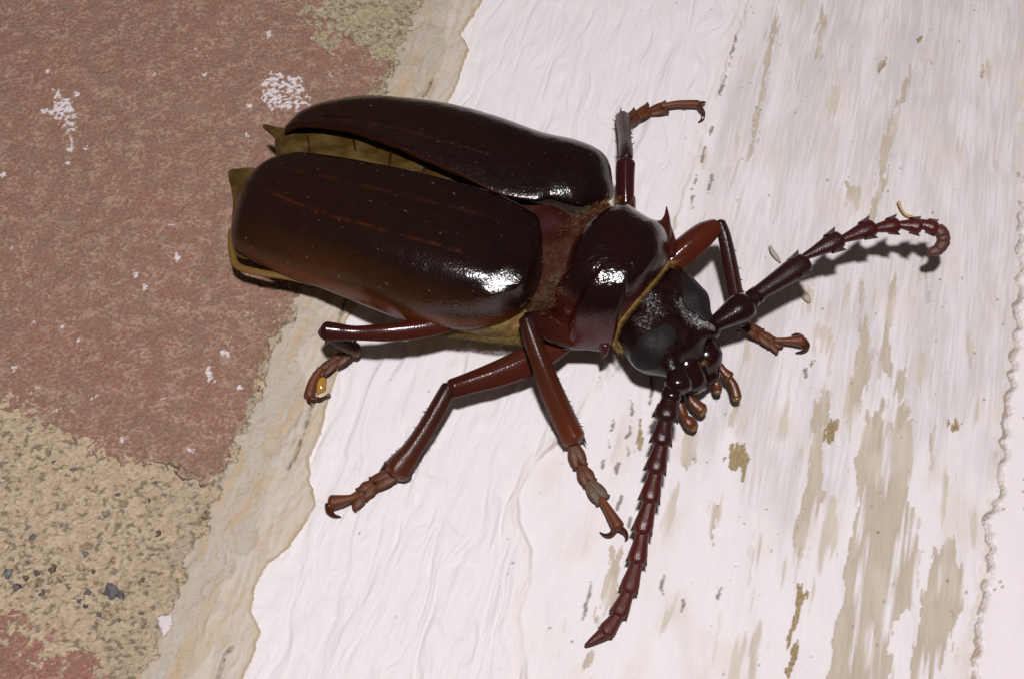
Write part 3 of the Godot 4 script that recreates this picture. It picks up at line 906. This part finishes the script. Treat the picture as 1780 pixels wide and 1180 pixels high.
func build_pronotum(b: Node3D):
	var wv := noise(0.8, 101, 2)
	var outline := [[1060, 363, 10.4, 0], [1040, 374, 11.2, 0], [1014, 397, 11.6, 0], [992, 428, 11.2, 0], [980, 464, 10.4, 0.1], [975, 488, 9.6, 0.2], [961, 512, 8.6, 0.3], [958, 535, 7.4, 0.4], [972, 556, 6.8, 0.4], [984, 570, 6.4, 0.5], [984, 590, 5.6, 0.5], [986, 602, 5.2, 0.5], [1000, 606, 5.2, 0.6], [1020, 606, 5.3, 0.7], [1036, 608, 5.2, 0.8], [1048, 608, 5.2, 0.8], [1060, 606, 5.4, 0.9], [1067, 598, 5.8, 1], [1072, 582, 6.6, 1], [1079, 562, 7.6, 1], [1108, 526, 9.6, 1], [1132, 497, 10.2, 1], [1157, 466, 9.8, 0.9], [1166, 450, 8.4, 0.8], [1164, 430, 7.6, 0.7], [1160, 414, 7.2, 0.6], [1150, 402, 7.0, 0.5], [1136, 395, 7.2, 0.5], [1122, 386, 7.5, 0.4], [1108, 376, 7.8, 0.3], [1096, 366, 8.0, 0.2], [1086, 363, 8.4, 0.2], [1074, 363, 9.4, 0.1]]
	var paint := func(p: Vector3, r: float, w: float, th: float):
		var n := wv.get_noise_3dv(p)
		var c := dark.lerp(black, clampf(0.45 + n, 0, 1))
		c = c.lerp(Color(0.055, 0.009, 0.007), clampf(smoothstep(0.72, 0.95, r) * 0.85 + n * 0.2, 0, 1) * (1.0 if th < 0.62 or th > 0.7 else 0.4))
		c = c.lerp(Color(0.07, 0.011, 0.009), smoothstep(0.8, 0.97, r) * smoothstep(0.2, 0.28, th) * smoothstep(0.62, 0.55, th) * 0.8)
		if th < 0.2 and r > 0.93: c = c.lerp(Color(0.19, 0.07, 0.02), 0.8)
		return [c, Vector3(0, n * 0.05 * (1.0 - pow(r, 6.0)), 0)]
	var s := dome(outline, [[1052, 424, 14.2], [1098, 446, 14.0]], 380, 60, 3.1, 1.35, 0.3, paint)
	var thorn := Color(0.045, 0.008, 0.006)
	for q in [[[1146, 425, 7.4, 24], [1153, 400, 7.3, 16], [1159, 378, 7.2, 6], [1159, 359, 7.0, 0.8]], [[1082, 376, 8.8, 18], [1094, 360, 8.4, 12], [1104, 342, 7.8, 0.8]], [[1120, 392, 7.6, 10], [1146, 392, 7.2, 10], [1158, 384, 7.2, 6]], [[1052, 600, 5.8, 12], [1050, 612, 5.2, 8], [1045, 623, 4.7, 0.8]], [[990, 596, 5.6, 10], [980, 603, 5.1, 6], [968, 605, 4.8, 0.8]], [[1162, 440, 8.0, 14], [1164, 420, 7.4, 12], [1160, 395, 7.2, 8]]]:
		tube(q, thorn, thorn, 6, 12, 0.7, s)
	commit("pronotum", s, M["punctured shell"], b)
	rng.seed = 104
	var h := Shape.new()
	var l := [[1068, 604, 5.6], [1072, 582, 6.8], [1079, 562, 7.8], [1108, 526, 9.8], [1132, 497, 10.4], [1157, 466, 10.0], [1164, 456, 9.4]]
	for k in 1300:
		var u := rng.randf() * (l.size() - 1.001)
		var a := int(u)
		var p := at(l[a][0] - 3, l[a][1] - 3, l[a][2] + 0.35).lerp(at(l[a + 1][0] - 3, l[a + 1][1] - 3, l[a + 1][2] + 0.35), u - a)
		hairs(h, p + Vector3(0, rng.randf_range(-0.4, 0.0), 0), Vector3(0.75, -0.05, 0.55), 0.66 if a > 0 else 0.6, 0.28, 0.024, gold)
	for k in 26:
		hairs(h, at(1160 + rng.randf_range(-4, 8), 458 + rng.randf_range(-4, 6), 9.0), Vector3(1, 0.1, -0.1), 1.9, 0.5, 0.018, gold)
	for k in 60:
		hairs(h, at(1074 + rng.randf_range(-5, 8), 598 + rng.randf_range(-10, 12), 6.0), Vector3(0.6, -0.2, 0.8), 1.3, 0.4, 0.022, gold)
	var f := commit("golden_fringe", h, M["hair"], b)
	f.set_meta("kind", "stuff")

func build_head(b: Node3D):
	var wv := noise(0.9, 111, 2)
	var shade := func(p: Vector3):
		var n := wv.get_noise_3dv(p)
		return black.lerp(Color(0.017, 0.0045, 0.0045), clampf(0.4 + n, 0, 1))
	var skull := [
		cap([1124, 528, 6.2, 47], [1168, 588, 5.4, 46], 1.0),
		cap([1118, 580, 6.0, 44], [1136, 602, 6.0, 47], 1.5),
		cap([1170, 490, 6.4, 28], [1197, 530, 6.6, 35], 1.5),
		cap([1215, 560, 7.0, 24], [1238, 574, 7.2, 15], 1.2),
		cap([1160, 624, 6.2, 28], [1173, 648, 6.4, 15], 1.2),
		cap([1190, 600, 5.6, 34], [1204, 622, 4.6, 26], 1.2)]
	var head := lump(skull, 0.22, shade)
	var h := commit("head", head, M["rough shell"], b)
	var eye := func(p: Vector3): return Color(0.016, 0.0105, 0.0115)
	var e1 := commit("eye", lump(skull, 0.17, eye, 0.16, [cap([1108, 632, 7.5, 26], [1136, 606, 8.6, 29], 0.6), cap([1136, 606, 8.6, 29], [1160, 578, 9.2, 19], 0.6)], [cap([1170, 646, 7.0, 24], [1182, 622, 8.2, 24], 0.5)]), M["matt eye"], h)
	e1.set_meta("label", "large near eye, dark grey and notched round the antenna base")
	commit("eye", lump(skull, 0.17, eye, 0.16, [cap([1196, 492, 7.6, 20], [1214, 520, 8.6, 26], 0.6), cap([1214, 520, 8.6, 26], [1224, 548, 8.0, 16], 0.6)]), M["matt eye"], h)
	var jaw := func(p: Vector3): return Color(0.010, 0.0028, 0.0028).lerp(Color(0.022, 0.004, 0.0038), clampf(0.3 + wv.get_noise_3dv(p) * 0.6, 0, 0.6))
	commit("mandible", lump([cap([1216, 592, 4.6, 24], [1226, 620, 4.2, 27], 0.8), cap([1228, 622, 4.0, 25], [1236, 652, 3.0, 13], 0.8), cap([1236, 652, 3.0, 12], [1222, 680, 2.2, 3], 0.6)], 0.16, jaw), M["smooth shell"], h)
	commit("mandible", lump([cap([1192, 636, 4.8, 26], [1204, 660, 3.8, 24], 0.8), cap([1206, 660, 3.6, 20], [1224, 668, 3.0, 8], 0.8)], 0.16, jaw), M["smooth shell"], h)
	commit("labrum", lump([cap([1208, 612, 5.2, 14], [1222, 596, 5.2, 12], 0.6)], 0.16, func(p: Vector3): return Color(0.10, 0.05, 0.015)), M["downy shell"], h)
	rng.seed = 115
	var hs := Shape.new()
	for k in 170:
		hairs(hs, at(rng.randf_range(1202, 1226), rng.randf_range(596, 632), 5.6), Vector3(0.6, 0.3, 0.7), 0.9, 0.5, 0.02, Color(0.28, 0.16, 0.05))
	commit("mouth_hair", hs, M["hair"], h).set_meta("kind", "stuff")
	for l in [
		[[[1250, 632, 3.4, 6], [1258, 644, 3.2, 7], [1268, 654, 2.9, 10]], [[1267, 655, 2.8, 6], [1276, 670, 2.4, 8], [1281, 690, 2.0, 9]]],
		[[[1240, 650, 2.8, 5], [1246, 666, 2.4, 8], [1248, 678, 2.0, 8]]],
		[[[1196, 686, 2.6, 5], [1206, 699, 2.3, 9], [1220, 712, 1.9, 12]]],
		[[[1182, 690, 2.8, 7], [1184, 708, 2.4, 8], [1190, 722, 2.0, 8]], [[1189, 724, 1.9, 6], [1198, 733, 1.7, 11], [1205, 740, 1.4, 11]]]]:
		var s := Shape.new()
		for q in l: tube(q, Color(0.09, 0.021, 0.007), Color(0.115, 0.034, 0.010), 5, 12, 0.75, s)
		var pl := commit("palp", s, M["shin shell"], h)
		var last: Array = l[-1]
		var z: Array = last[-1]
		var y: Array = last[-2]
		var v := Vector2(z[0] - y[0], z[1] - y[1]).normalized()
		commit("palp_tip", tube([[z[0] + v.x * 2, z[1] + v.y * 2, z[2], z[3] * 0.9], [z[0] + v.x * 4.5, z[1] + v.y * 4.5, z[2] - 0.1, z[3] * 0.82]], Color(0.30, 0.18, 0.06), Color(0.02, 0.01, 0.008), 3, 10, 0.7), M["smooth shell"], pl)

func segment(a: Array, z: Array, teeth: float, c1: Color, c2: Color) -> Shape:
	# an antennal segment that widens to its end; a, z = [x, y, height, half width]
	var s := Shape.new()
	var l := []
	for k in 6:
		var u := k / 5.0
		var w := lerpf(a[3] * (0.82 if teeth > 0 else 1.0), z[3] * (1.12 if teeth > 0 else 1.0), pow(u, 1.2)) * 1.2
		if k == 5: w *= 0.86
		l.append([lerpf(a[0], z[0], u), lerpf(a[1], z[1], u), lerpf(a[2], z[2], u), w])
	tube(l, c1, c2, 3, 14, 0.78, s)
	if teeth > 0:
		var v := Vector2(z[0] - a[0], z[1] - a[1]).normalized()
		var n := Vector2(-v.y, v.x)
		for q in [-1.0, 1.0]:
			var w: float = z[3]
			var i1 := at(z[0] - v.x * w * 0.9 + n.x * q * w * 0.6, z[1] - v.y * w * 0.9 + n.y * q * w * 0.6, z[2])
			var o1 := at(z[0] + v.x * teeth * 0.6 + n.x * q * (w * 1.1 + teeth * 0.6), z[1] + v.y * teeth * 0.6 + n.y * q * (w * 1.1 + teeth * 0.6), z[2] - 0.1)
			spike(i1, o1, w * 0.72 * PX, c2, s, 8)
	return s

func build_antennae(b: Node3D):
	var sets := [
		["antenna on the far side, raised with its tip curled back", [
			[[1238, 566, 7.03, 11], [1295, 531, 7.05, 25], 0], [[1292, 532, 7.05, 13], [1319, 511, 7.14, 13], 3],
			[[1308, 517, 7.22, 13], [1397, 458, 7.57, 17], 11], [[1394, 449, 7.57, 6], [1457, 417, 7.74, 15], 11],
			[[1455, 420, 7.74, 6], [1515, 396, 7.74, 14], 10], [[1511, 399, 7.74, 6], [1558, 391, 7.57, 12], 10],
			[[1557, 390, 7.57, 6], [1597, 393, 7.73, 12], 8], [[1595, 387, 7.73, 8], [1626, 396, 7.36, 11], 6],
			[[1623, 394, 7.36, 9], [1641, 406, 6.99, 10], 1], [[1639, 405, 6.90, 10], [1642, 420, 6.53, 10], 0],
			[[1642, 419, 6.44, 9.5], [1633, 434, 6.07, 9], 0], [[1634, 433, 5.98, 9], [1616, 440, 5.70, 6], 0]]],
		["antenna on the near side, lowered onto the board", [
			[[1176, 636, 6.6, 12], [1180, 672, 6.6, 21], 0], [[1170, 676, 6.4, 14], [1166, 694, 6.2, 13], 2],
			[[1167, 688, 6.2, 13], [1157, 726, 5.9, 16], 11], [[1158, 726, 5.8, 12], [1149, 769, 5.3, 14], 10],
			[[1151, 769, 5.2, 11], [1139, 818, 4.6, 14], 10], [[1141, 818, 4.5, 11], [1129, 869, 3.9, 13.5], 10],
			[[1131, 869, 3.8, 10.5], [1116, 923, 3.1, 13], 10], [[1118, 923, 3.0, 10], [1107, 975, 2.5, 12.5], 10],
			[[1108, 975, 2.4, 9.5], [1093, 1025, 1.9, 12], 8], [[1094, 1025, 1.8, 9], [1076, 1066, 1.4, 11.5], 8],
			[[1077, 1066, 1.3, 9], [1053, 1099, 1.0, 11], 6], [[1054, 1098, 0.9, 9], [1018, 1122, 0.6, 2.5], 0]]]]
	for e in sets:
		var o := holder("antenna", b)
		o.set_meta("label", e[0])
		var k := 0
		for g in e[1]:
			var u := k / 11.0
			var c1: Color = Color(0.013, 0.004, 0.004).lerp(Color(0.072, 0.012, 0.009), smoothstep(0.05, 0.65, u))
			if e[0].begins_with("antenna on the far") and k > 7: c1 = Color(0.085, 0.032, 0.026)
			commit("antenna_segment", segment(g[0], g[1], g[2], c1, c1 * 1.05), M["foot shell" if k > 7 else ("shin shell" if k > 1 else "smooth shell")], o)
			k += 1

func leg(b: Node3D, label: String, femur: Array, tibia: Array, tarsi: Array, claw: Array, claws: Array, spurs: Array, tone: Array, fl := 0.8):
	var o := holder("leg", b)
	o.set_meta("label", label)
	commit("femur", tube(femur, tone[0], tone[1], 7, 24, fl, null, 1.4), M["smooth shell"], o)
	var t := Shape.new()
	tube(tibia, tone[2], tone[3], 7, 24, 0.8, t, 1.35)
	for q in spurs:
		spike(at(q[0], q[1], q[2]), at(q[3], q[4], q[5]), q[6] * PX, Color(0.04, 0.010, 0.005), t, 8)
	rng.seed = label.length() * 7
	for k in (44 if label.begins_with("near") else 12):   # short spines along both edges of the shin
		var u := rng.randf_range(0.25, 0.97) * (tibia.size() - 1)
		var i0 := mini(int(u), tibia.size() - 2)
		var f := u - i0
		var a0: Array = tibia[i0]
		var b0: Array = tibia[i0 + 1]
		var v := Vector2(b0[0] - a0[0], b0[1] - a0[1]).normalized()
		var n := Vector2(-v.y, v.x) * (1.0 if k % 2 else -1.0)
		var w := lerpf(a0[3], b0[3], f)
		var x := lerpf(a0[0], b0[0], f)
		var y := lerpf(a0[1], b0[1], f)
		var z := lerpf(a0[2], b0[2], f)
		var ln := rng.randf_range(2.5, 5.5)
		spike(at(x + n.x * w * 0.8, y + n.y * w * 0.8, z), at(x + n.x * (w + ln) + v.x * ln, y + n.y * (w + ln) + v.y * ln, z - 0.1), 1.5 * PX, Color(0.025, 0.008, 0.005), t, 5)
	commit("tibia", t, M["shin shell"], o)
	for q in tarsi:
		var s := Shape.new()
		var a: Array = q[0]
		var z: Array = q[1]
		var v := Vector2(z[0] - a[0], z[1] - a[1]).normalized()
		var n := Vector2(-v.y, v.x)
		var h0: float = maxf(a[2], 0.9)
		var h1: float = maxf(z[2], 0.75)
		for sd in [-1.0, 1.0]:   # two lobes
			var w: float = z[3]
			tube([[a[0] + n.x * sd * a[3] * 0.3, a[1] + n.y * sd * a[3] * 0.3, h0, a[3] * 0.75], [lerpf(a[0], z[0], 0.55) + n.x * sd * w * 0.3, lerpf(a[1], z[1], 0.55) + n.y * sd * w * 0.3, lerpf(h0, h1, 0.5), w * 0.66], [z[0] + n.x * sd * w * 0.55, z[1] + n.y * sd * w * 0.55, h1, w * 0.42], [z[0] + v.x * w * 0.3 + n.x * sd * w * 0.9, z[1] + v.y * w * 0.3 + n.y * sd * w * 0.9, h1 - 0.1, w * 0.1]], q[2], q[2] * 0.8, 5, 10, 0.5, s)
		commit("tarsus", s, M["foot shell"], o)
	var c := Shape.new()
	tube(claw, orange, rust, 6, 12, 0.9, c)
	var cs := commit("claw_joint", c, M["foot shell"], o)
	for q in claws:
		commit("claw", tube(q, Color(0.07, 0.02, 0.007), Color(0.035, 0.010, 0.005), 7, 8), M["smooth shell"], cs)

func build_legs(b: Node3D):
	var br := Color(0.105, 0.030, 0.009)
	var dusty := Color(0.12, 0.075, 0.045)
	leg(b, "near front leg with knee raised beside the pronotum",
		[[1000, 588, 5.6, 20], [972, 574, 6.4, 28], [945, 562, 7.4, 27], [918, 556, 8.6, 15]],
		[[915, 556, 8.9, 13], [922, 580, 8.5, 14], [940, 630, 7.0, 17], [962, 686, 4.8, 20], [984, 735, 2.8, 21], [997, 762, 1.9, 21]],
		[[[995, 768, 1.6, 7], [1008, 806, 1.1, 15], br], [[1010, 812, 1.0, 8], [1024, 836, 0.9, 15], br], [[1024, 838, 0.9, 9], [1046, 866, 0.9, 16], dusty]],
		[[1046, 868, 1.2, 6], [1060, 890, 1.3, 8], [1074, 914, 1.2, 11]],
		[[[1070, 918, 1.1, 5], [1062, 928, 0.9, 4], [1052, 930, 0.6, 3], [1043, 925, 0.4, 1]], [[1078, 917, 1.1, 5], [1087, 924, 0.9, 4], [1090, 934, 0.6, 2.5], [1087, 939, 0.4, 1]]],
		[[984, 766, 1.9, 979, 781, 1.2, 5], [979, 756, 2.0, 973, 764, 1.6, 3], [1009, 752, 2.0, 1021, 774, 1.4, 5]],
		[red, dark, Color(0.014, 0.004, 0.004), Color(0.11, 0.024, 0.007)])
	leg(b, "near middle leg stretched back over the white board",
		[[985, 590, 4.4, 20], [930, 622, 4.3, 27], [870, 648, 4.3, 25], [815, 666, 4.5, 20], [788, 675, 4.6, 19]],
		[[780, 674, 4.5, 14], [768, 696, 4.2, 15], [742, 742, 3.2, 16], [716, 782, 2.3, 18], [696, 808, 1.8, 23], [690, 818, 1.5, 25]],
		[[[690, 822, 1.4, 11], [652, 840, 1.0, 16], br], [[648, 842, 1.0, 10], [631, 857, 0.9, 16], br], [[632, 858, 0.9, 9], [612, 876, 0.85, 15], br]],
		[[622, 862, 1.2, 5], [602, 868, 1.3, 8], [578, 873, 1.2, 13]],
		[[[572, 878, 1.2, 8], [572, 888, 0.9, 6], [580, 896, 0.6, 4], [592, 898, 0.4, 1]]],
		[[672, 808, 1.9, 658, 820, 1.4, 6], [704, 820, 1.6, 713, 836, 1.1, 5], [710, 812, 1.7, 716, 818, 1.4, 3]],
		[Color(0.07, 0.014, 0.007), Color(0.045, 0.008, 0.006), Color(0.02, 0.005, 0.005), Color(0.085, 0.020, 0.008)])
	leg(b, "near hind leg with its knee pointing backwards over the sealant",
		[[790, 560, 6.2, 14], [740, 570, 6.3, 18], [680, 577, 6.5, 18], [620, 579, 6.6, 14], [585, 577, 6.8, 17], [566, 575, 6.9, 18]],
		[[562, 577, 6.6, 13], [575, 588, 5.2, 12], [598, 600, 3.4, 13], [618, 607, 2.1, 15]],
		[[[612, 608, 1.9, 9], [585, 627, 1.7, 13], Color(0.10, 0.035, 0.012)], [[584, 626, 1.6, 9], [562, 644, 1.5, 12], Color(0.095, 0.03, 0.010)], [[565, 640, 1.4, 8], [550, 652, 1.3, 9], Color(0.095, 0.03, 0.010)]],
		[[556, 642, 1.7, 6], [543, 664, 1.5, 8], [537, 688, 1.2, 10]],
		[[[541, 692, 1.2, 5], [556, 694, 1.0, 4], [566, 690, 0.8, 3], [572, 686, 0.8, 3.5]], [[537, 692, 1.1, 5], [537, 699, 0.8, 4], [540, 704, 0.5, 1.5]]],
		[], [red, Color(0.028, 0.006, 0.006), Color(0.02, 0.005, 0.005), Color(0.09, 0.03, 0.01)])
	leg(b, "far front leg bent beside the raised antenna",
		[[1160, 462, 6.2, 24], [1195, 432, 7.0, 26], [1225, 406, 7.6, 23], [1244, 393, 7.8, 16]],
		[[1252, 388, 7.9, 11], [1260, 412, 7.4, 12], [1270, 460, 5.8, 13], [1281, 520, 3.6, 14], [1290, 560, 2.2, 16]],
		[[[1292, 564, 1.8, 8], [1320, 580, 1.2, 13], br], [[1320, 580, 1.1, 8], [1340, 594, 1.0, 13], br], [[1338, 592, 1.0, 8], [1354, 606, 0.9, 11], br]],
		[[1348, 592, 1.3, 5], [1368, 592, 1.3, 6], [1393, 592, 1.2, 11]],
		[[[1397, 592, 1.2, 7], [1404, 601, 0.9, 5], [1396, 610, 0.6, 3], [1384, 613, 0.4, 1]], [[1394, 587, 1.2, 6], [1386, 582, 1.0, 4], [1376, 583, 0.7, 1]]],
		[[1284, 575, 1.6, 1286, 589, 0.9, 4]],
		[Color(0.062, 0.0115, 0.006), Color(0.075, 0.014, 0.006), Color(0.014, 0.004, 0.004), Color(0.045, 0.010, 0.006)])
	leg(b, "far middle leg with grey downy shin standing up beyond the wing case",
		[[1088, 372, 5.6, 15], [1087, 335, 6.6, 16], [1087, 300, 7.4, 17], [1088, 283, 7.8, 17]],
		[[1089, 274, 7.8, 12], [1088, 258, 7.0, 13], [1086, 236, 5.0, 12], [1084, 215, 3.2, 14], [1083, 203, 2.2, 15]],
		[[[1090, 212, 2.0, 9], [1106, 199, 1.5, 13], br], [[1110, 200, 1.4, 10], [1128, 190, 1.2, 13], br], [[1132, 194, 1.1, 9], [1156, 187, 1.0, 13], br]],
		[[1152, 184, 1.5, 5], [1180, 180, 1.5, 6.5], [1213, 181, 1.2, 8.5]],
		[[[1216, 185, 1.2, 5], [1223, 196, 1.0, 4], [1221, 207, 0.7, 3], [1214, 213, 0.4, 1]], [[1216, 180, 1.2, 5], [1225, 178, 0.8, 3]]],
		[[1078, 205, 2.4, 1080, 184, 1.6, 5], [1074, 212, 2.4, 1071, 204, 2.0, 4], [1076, 245, 5.0, 1072, 251, 4.7, 2], [1078, 238, 5, 1073, 243, 4.6, 2], [1096, 238, 5, 1102, 240, 4.7, 2], [1096, 232, 4.8, 1102, 234, 4.4, 2]],
		[Color(0.035, 0.007, 0.007), Color(0.035, 0.007, 0.007), Color(0.014, 0.004, 0.004), Color(0.06, 0.022, 0.014)])
	leg(b, "far hind leg tucked under the wing case",
		[[800, 290, 5.0, 15], [740, 250, 5.4, 18], [680, 225, 5.4, 15], [640, 215, 5.2, 16]],
		[[636, 216, 5.0, 12], [660, 222, 3.6, 12], [690, 236, 2.0, 14]],
		[[[688, 236, 1.8, 8], [660, 238, 1.4, 12], br]], [[660, 238, 1.8, 5], [630, 236, 1.8, 8]], [], [],
		[red, dark, dark, red])
	# grey down on the far middle shin
	rng.seed = 121
	var h := Shape.new()
	for k in 120:
		var u := rng.randf()
		var p := at(lerpf(1088, 1083, u) + rng.randf_range(-11, 11), lerpf(252, 203, u), lerpf(7.0, 3.0, u) + 0.4)
		hairs(h, p, Vector3(-0.05, 0.1, -1.0), 0.9, 0.22, 0.02, Color(0.21, 0.15, 0.12))
	commit("shin_down", h, M["hair"], b).set_meta("kind", "stuff")

func build_beetle():
	var b := thing("beetle", "large glossy dark brown long-horned beetle with toothed antennae, wing cases slightly parted", "beetle", at(800, 470, 0))
	build_body(b)
	build_wings(b)
	build_elytra(b)
	build_pronotum(b)
	build_head(b)
	build_antennae(b)
	build_legs(b)

func strand(called: String, label: String, category: String, list: Array, c: Color, m: String):
	var o := commit(called, tube(list, c, c * 0.9, 6, 7), M[m], self)
	o.set_meta("label", label)
	o.set_meta("category", category)

func build_bits():
	strand("plant_fibre", "small yellow plant fibre lying above the raised antenna", "fibre", [[1563, 352, 0.5, 3.5], [1567, 362, 0.7, 2.2], [1574, 372, 0.6, 2.4], [1584, 377, 0.4, 3], [1602, 380, 0.3, 1]], Color(0.55, 0.38, 0.15), "hair")
	strand("seed_husk", "pale curled husk above the third segment of the raised antenna", "husk", [[1339, 428, 0.6, 2.5], [1343, 437, 0.7, 4], [1350, 447, 0.5, 4.5], [1357, 456, 0.3, 2]], Color(0.42, 0.37, 0.31), "grit")
	strand("seed_flake", "flat tan flake below the shadow of the raised antenna", "flake", [[1396, 507, 0.3, 5], [1401, 516, 0.35, 7], [1407, 524, 0.3, 4]], Color(0.44, 0.37, 0.29), "grit")
	strand("cobweb_thread", "fine pale cobweb thread under the near hind knee", "thread", [[620, 604, 2.6, 0.7], [605, 600, 2.0, 0.7], [590, 556, 1.0, 0.7], [583, 530, 0.6, 0.7], [570, 510, 0.5, 0.7]], Color(0.6, 0.5, 0.4), "hair")
	var s := lump([cap([552, 664, 0.7, 9], [560, 676, 0.6, 7], 0.5), cap([560, 662, 0.7, 8], [553, 682, 0.6, 4], 0.5)], 0.14, func(_p): return Color(0.42, 0.23, 0.04))
	var o := commit("resin_drop", s, M["amber"], self)
	o.set_meta("label", "amber resin drop on the sealant inside the curl of the hind foot")
	o.set_meta("category", "resin")

func _ready():
	setup_axes()
	var c := Camera3D.new()
	c.name = "camera"
	add_child(c)
	c.position = cam * MM
	c.look_at_from_position(cam * MM, Vector3.ZERO, Vector3.UP)
	c.fov = 30.0
	c.near = 0.01
	c.far = 20.0
	c.current = true
	var env := Environment.new()
	env.background_mode = Environment.BG_SKY
	var sky := Sky.new()
	var sm := ProceduralSkyMaterial.new()
	sm.sky_top_color = Color(0.26, 0.23, 0.205)
	sm.sky_horizon_color = Color(0.26, 0.23, 0.205)
	sm.ground_horizon_color = Color(0.23, 0.205, 0.18)
	sm.ground_bottom_color = Color(0.23, 0.205, 0.18)
	sky.sky_material = sm
	env.sky = sky
	env.background_energy_multiplier = 1.25
	env.tonemap_mode = Environment.TONE_MAPPER_LINEAR
	env.tonemap_exposure = 1.0
	env.sdfgi_enabled = true
	env.ssao_enabled = true
	env.ssil_enabled = true
	var we := WorldEnvironment.new()
	we.name = "environment"
	we.environment = env
	add_child(we)
	var flash := AreaLight3D.new()
	flash.name = "phone_flash"
	flash.area_size = Vector2(0.021, 0.021)
	flash.light_color = Color(1.0, 0.974, 0.985)
	flash.light_energy = 0.0965
	flash.shadow_enabled = true
	add_child(flash)
	flash.look_at_from_position(Vector3(0.003, 0.3, 0.058), Vector3(0.0, 0, -0.004), Vector3.FORWARD)
	lines()
	make_materials()
	build_wall()
	build_sealant()
	build_board()
	build_beetle()
	build_bits()
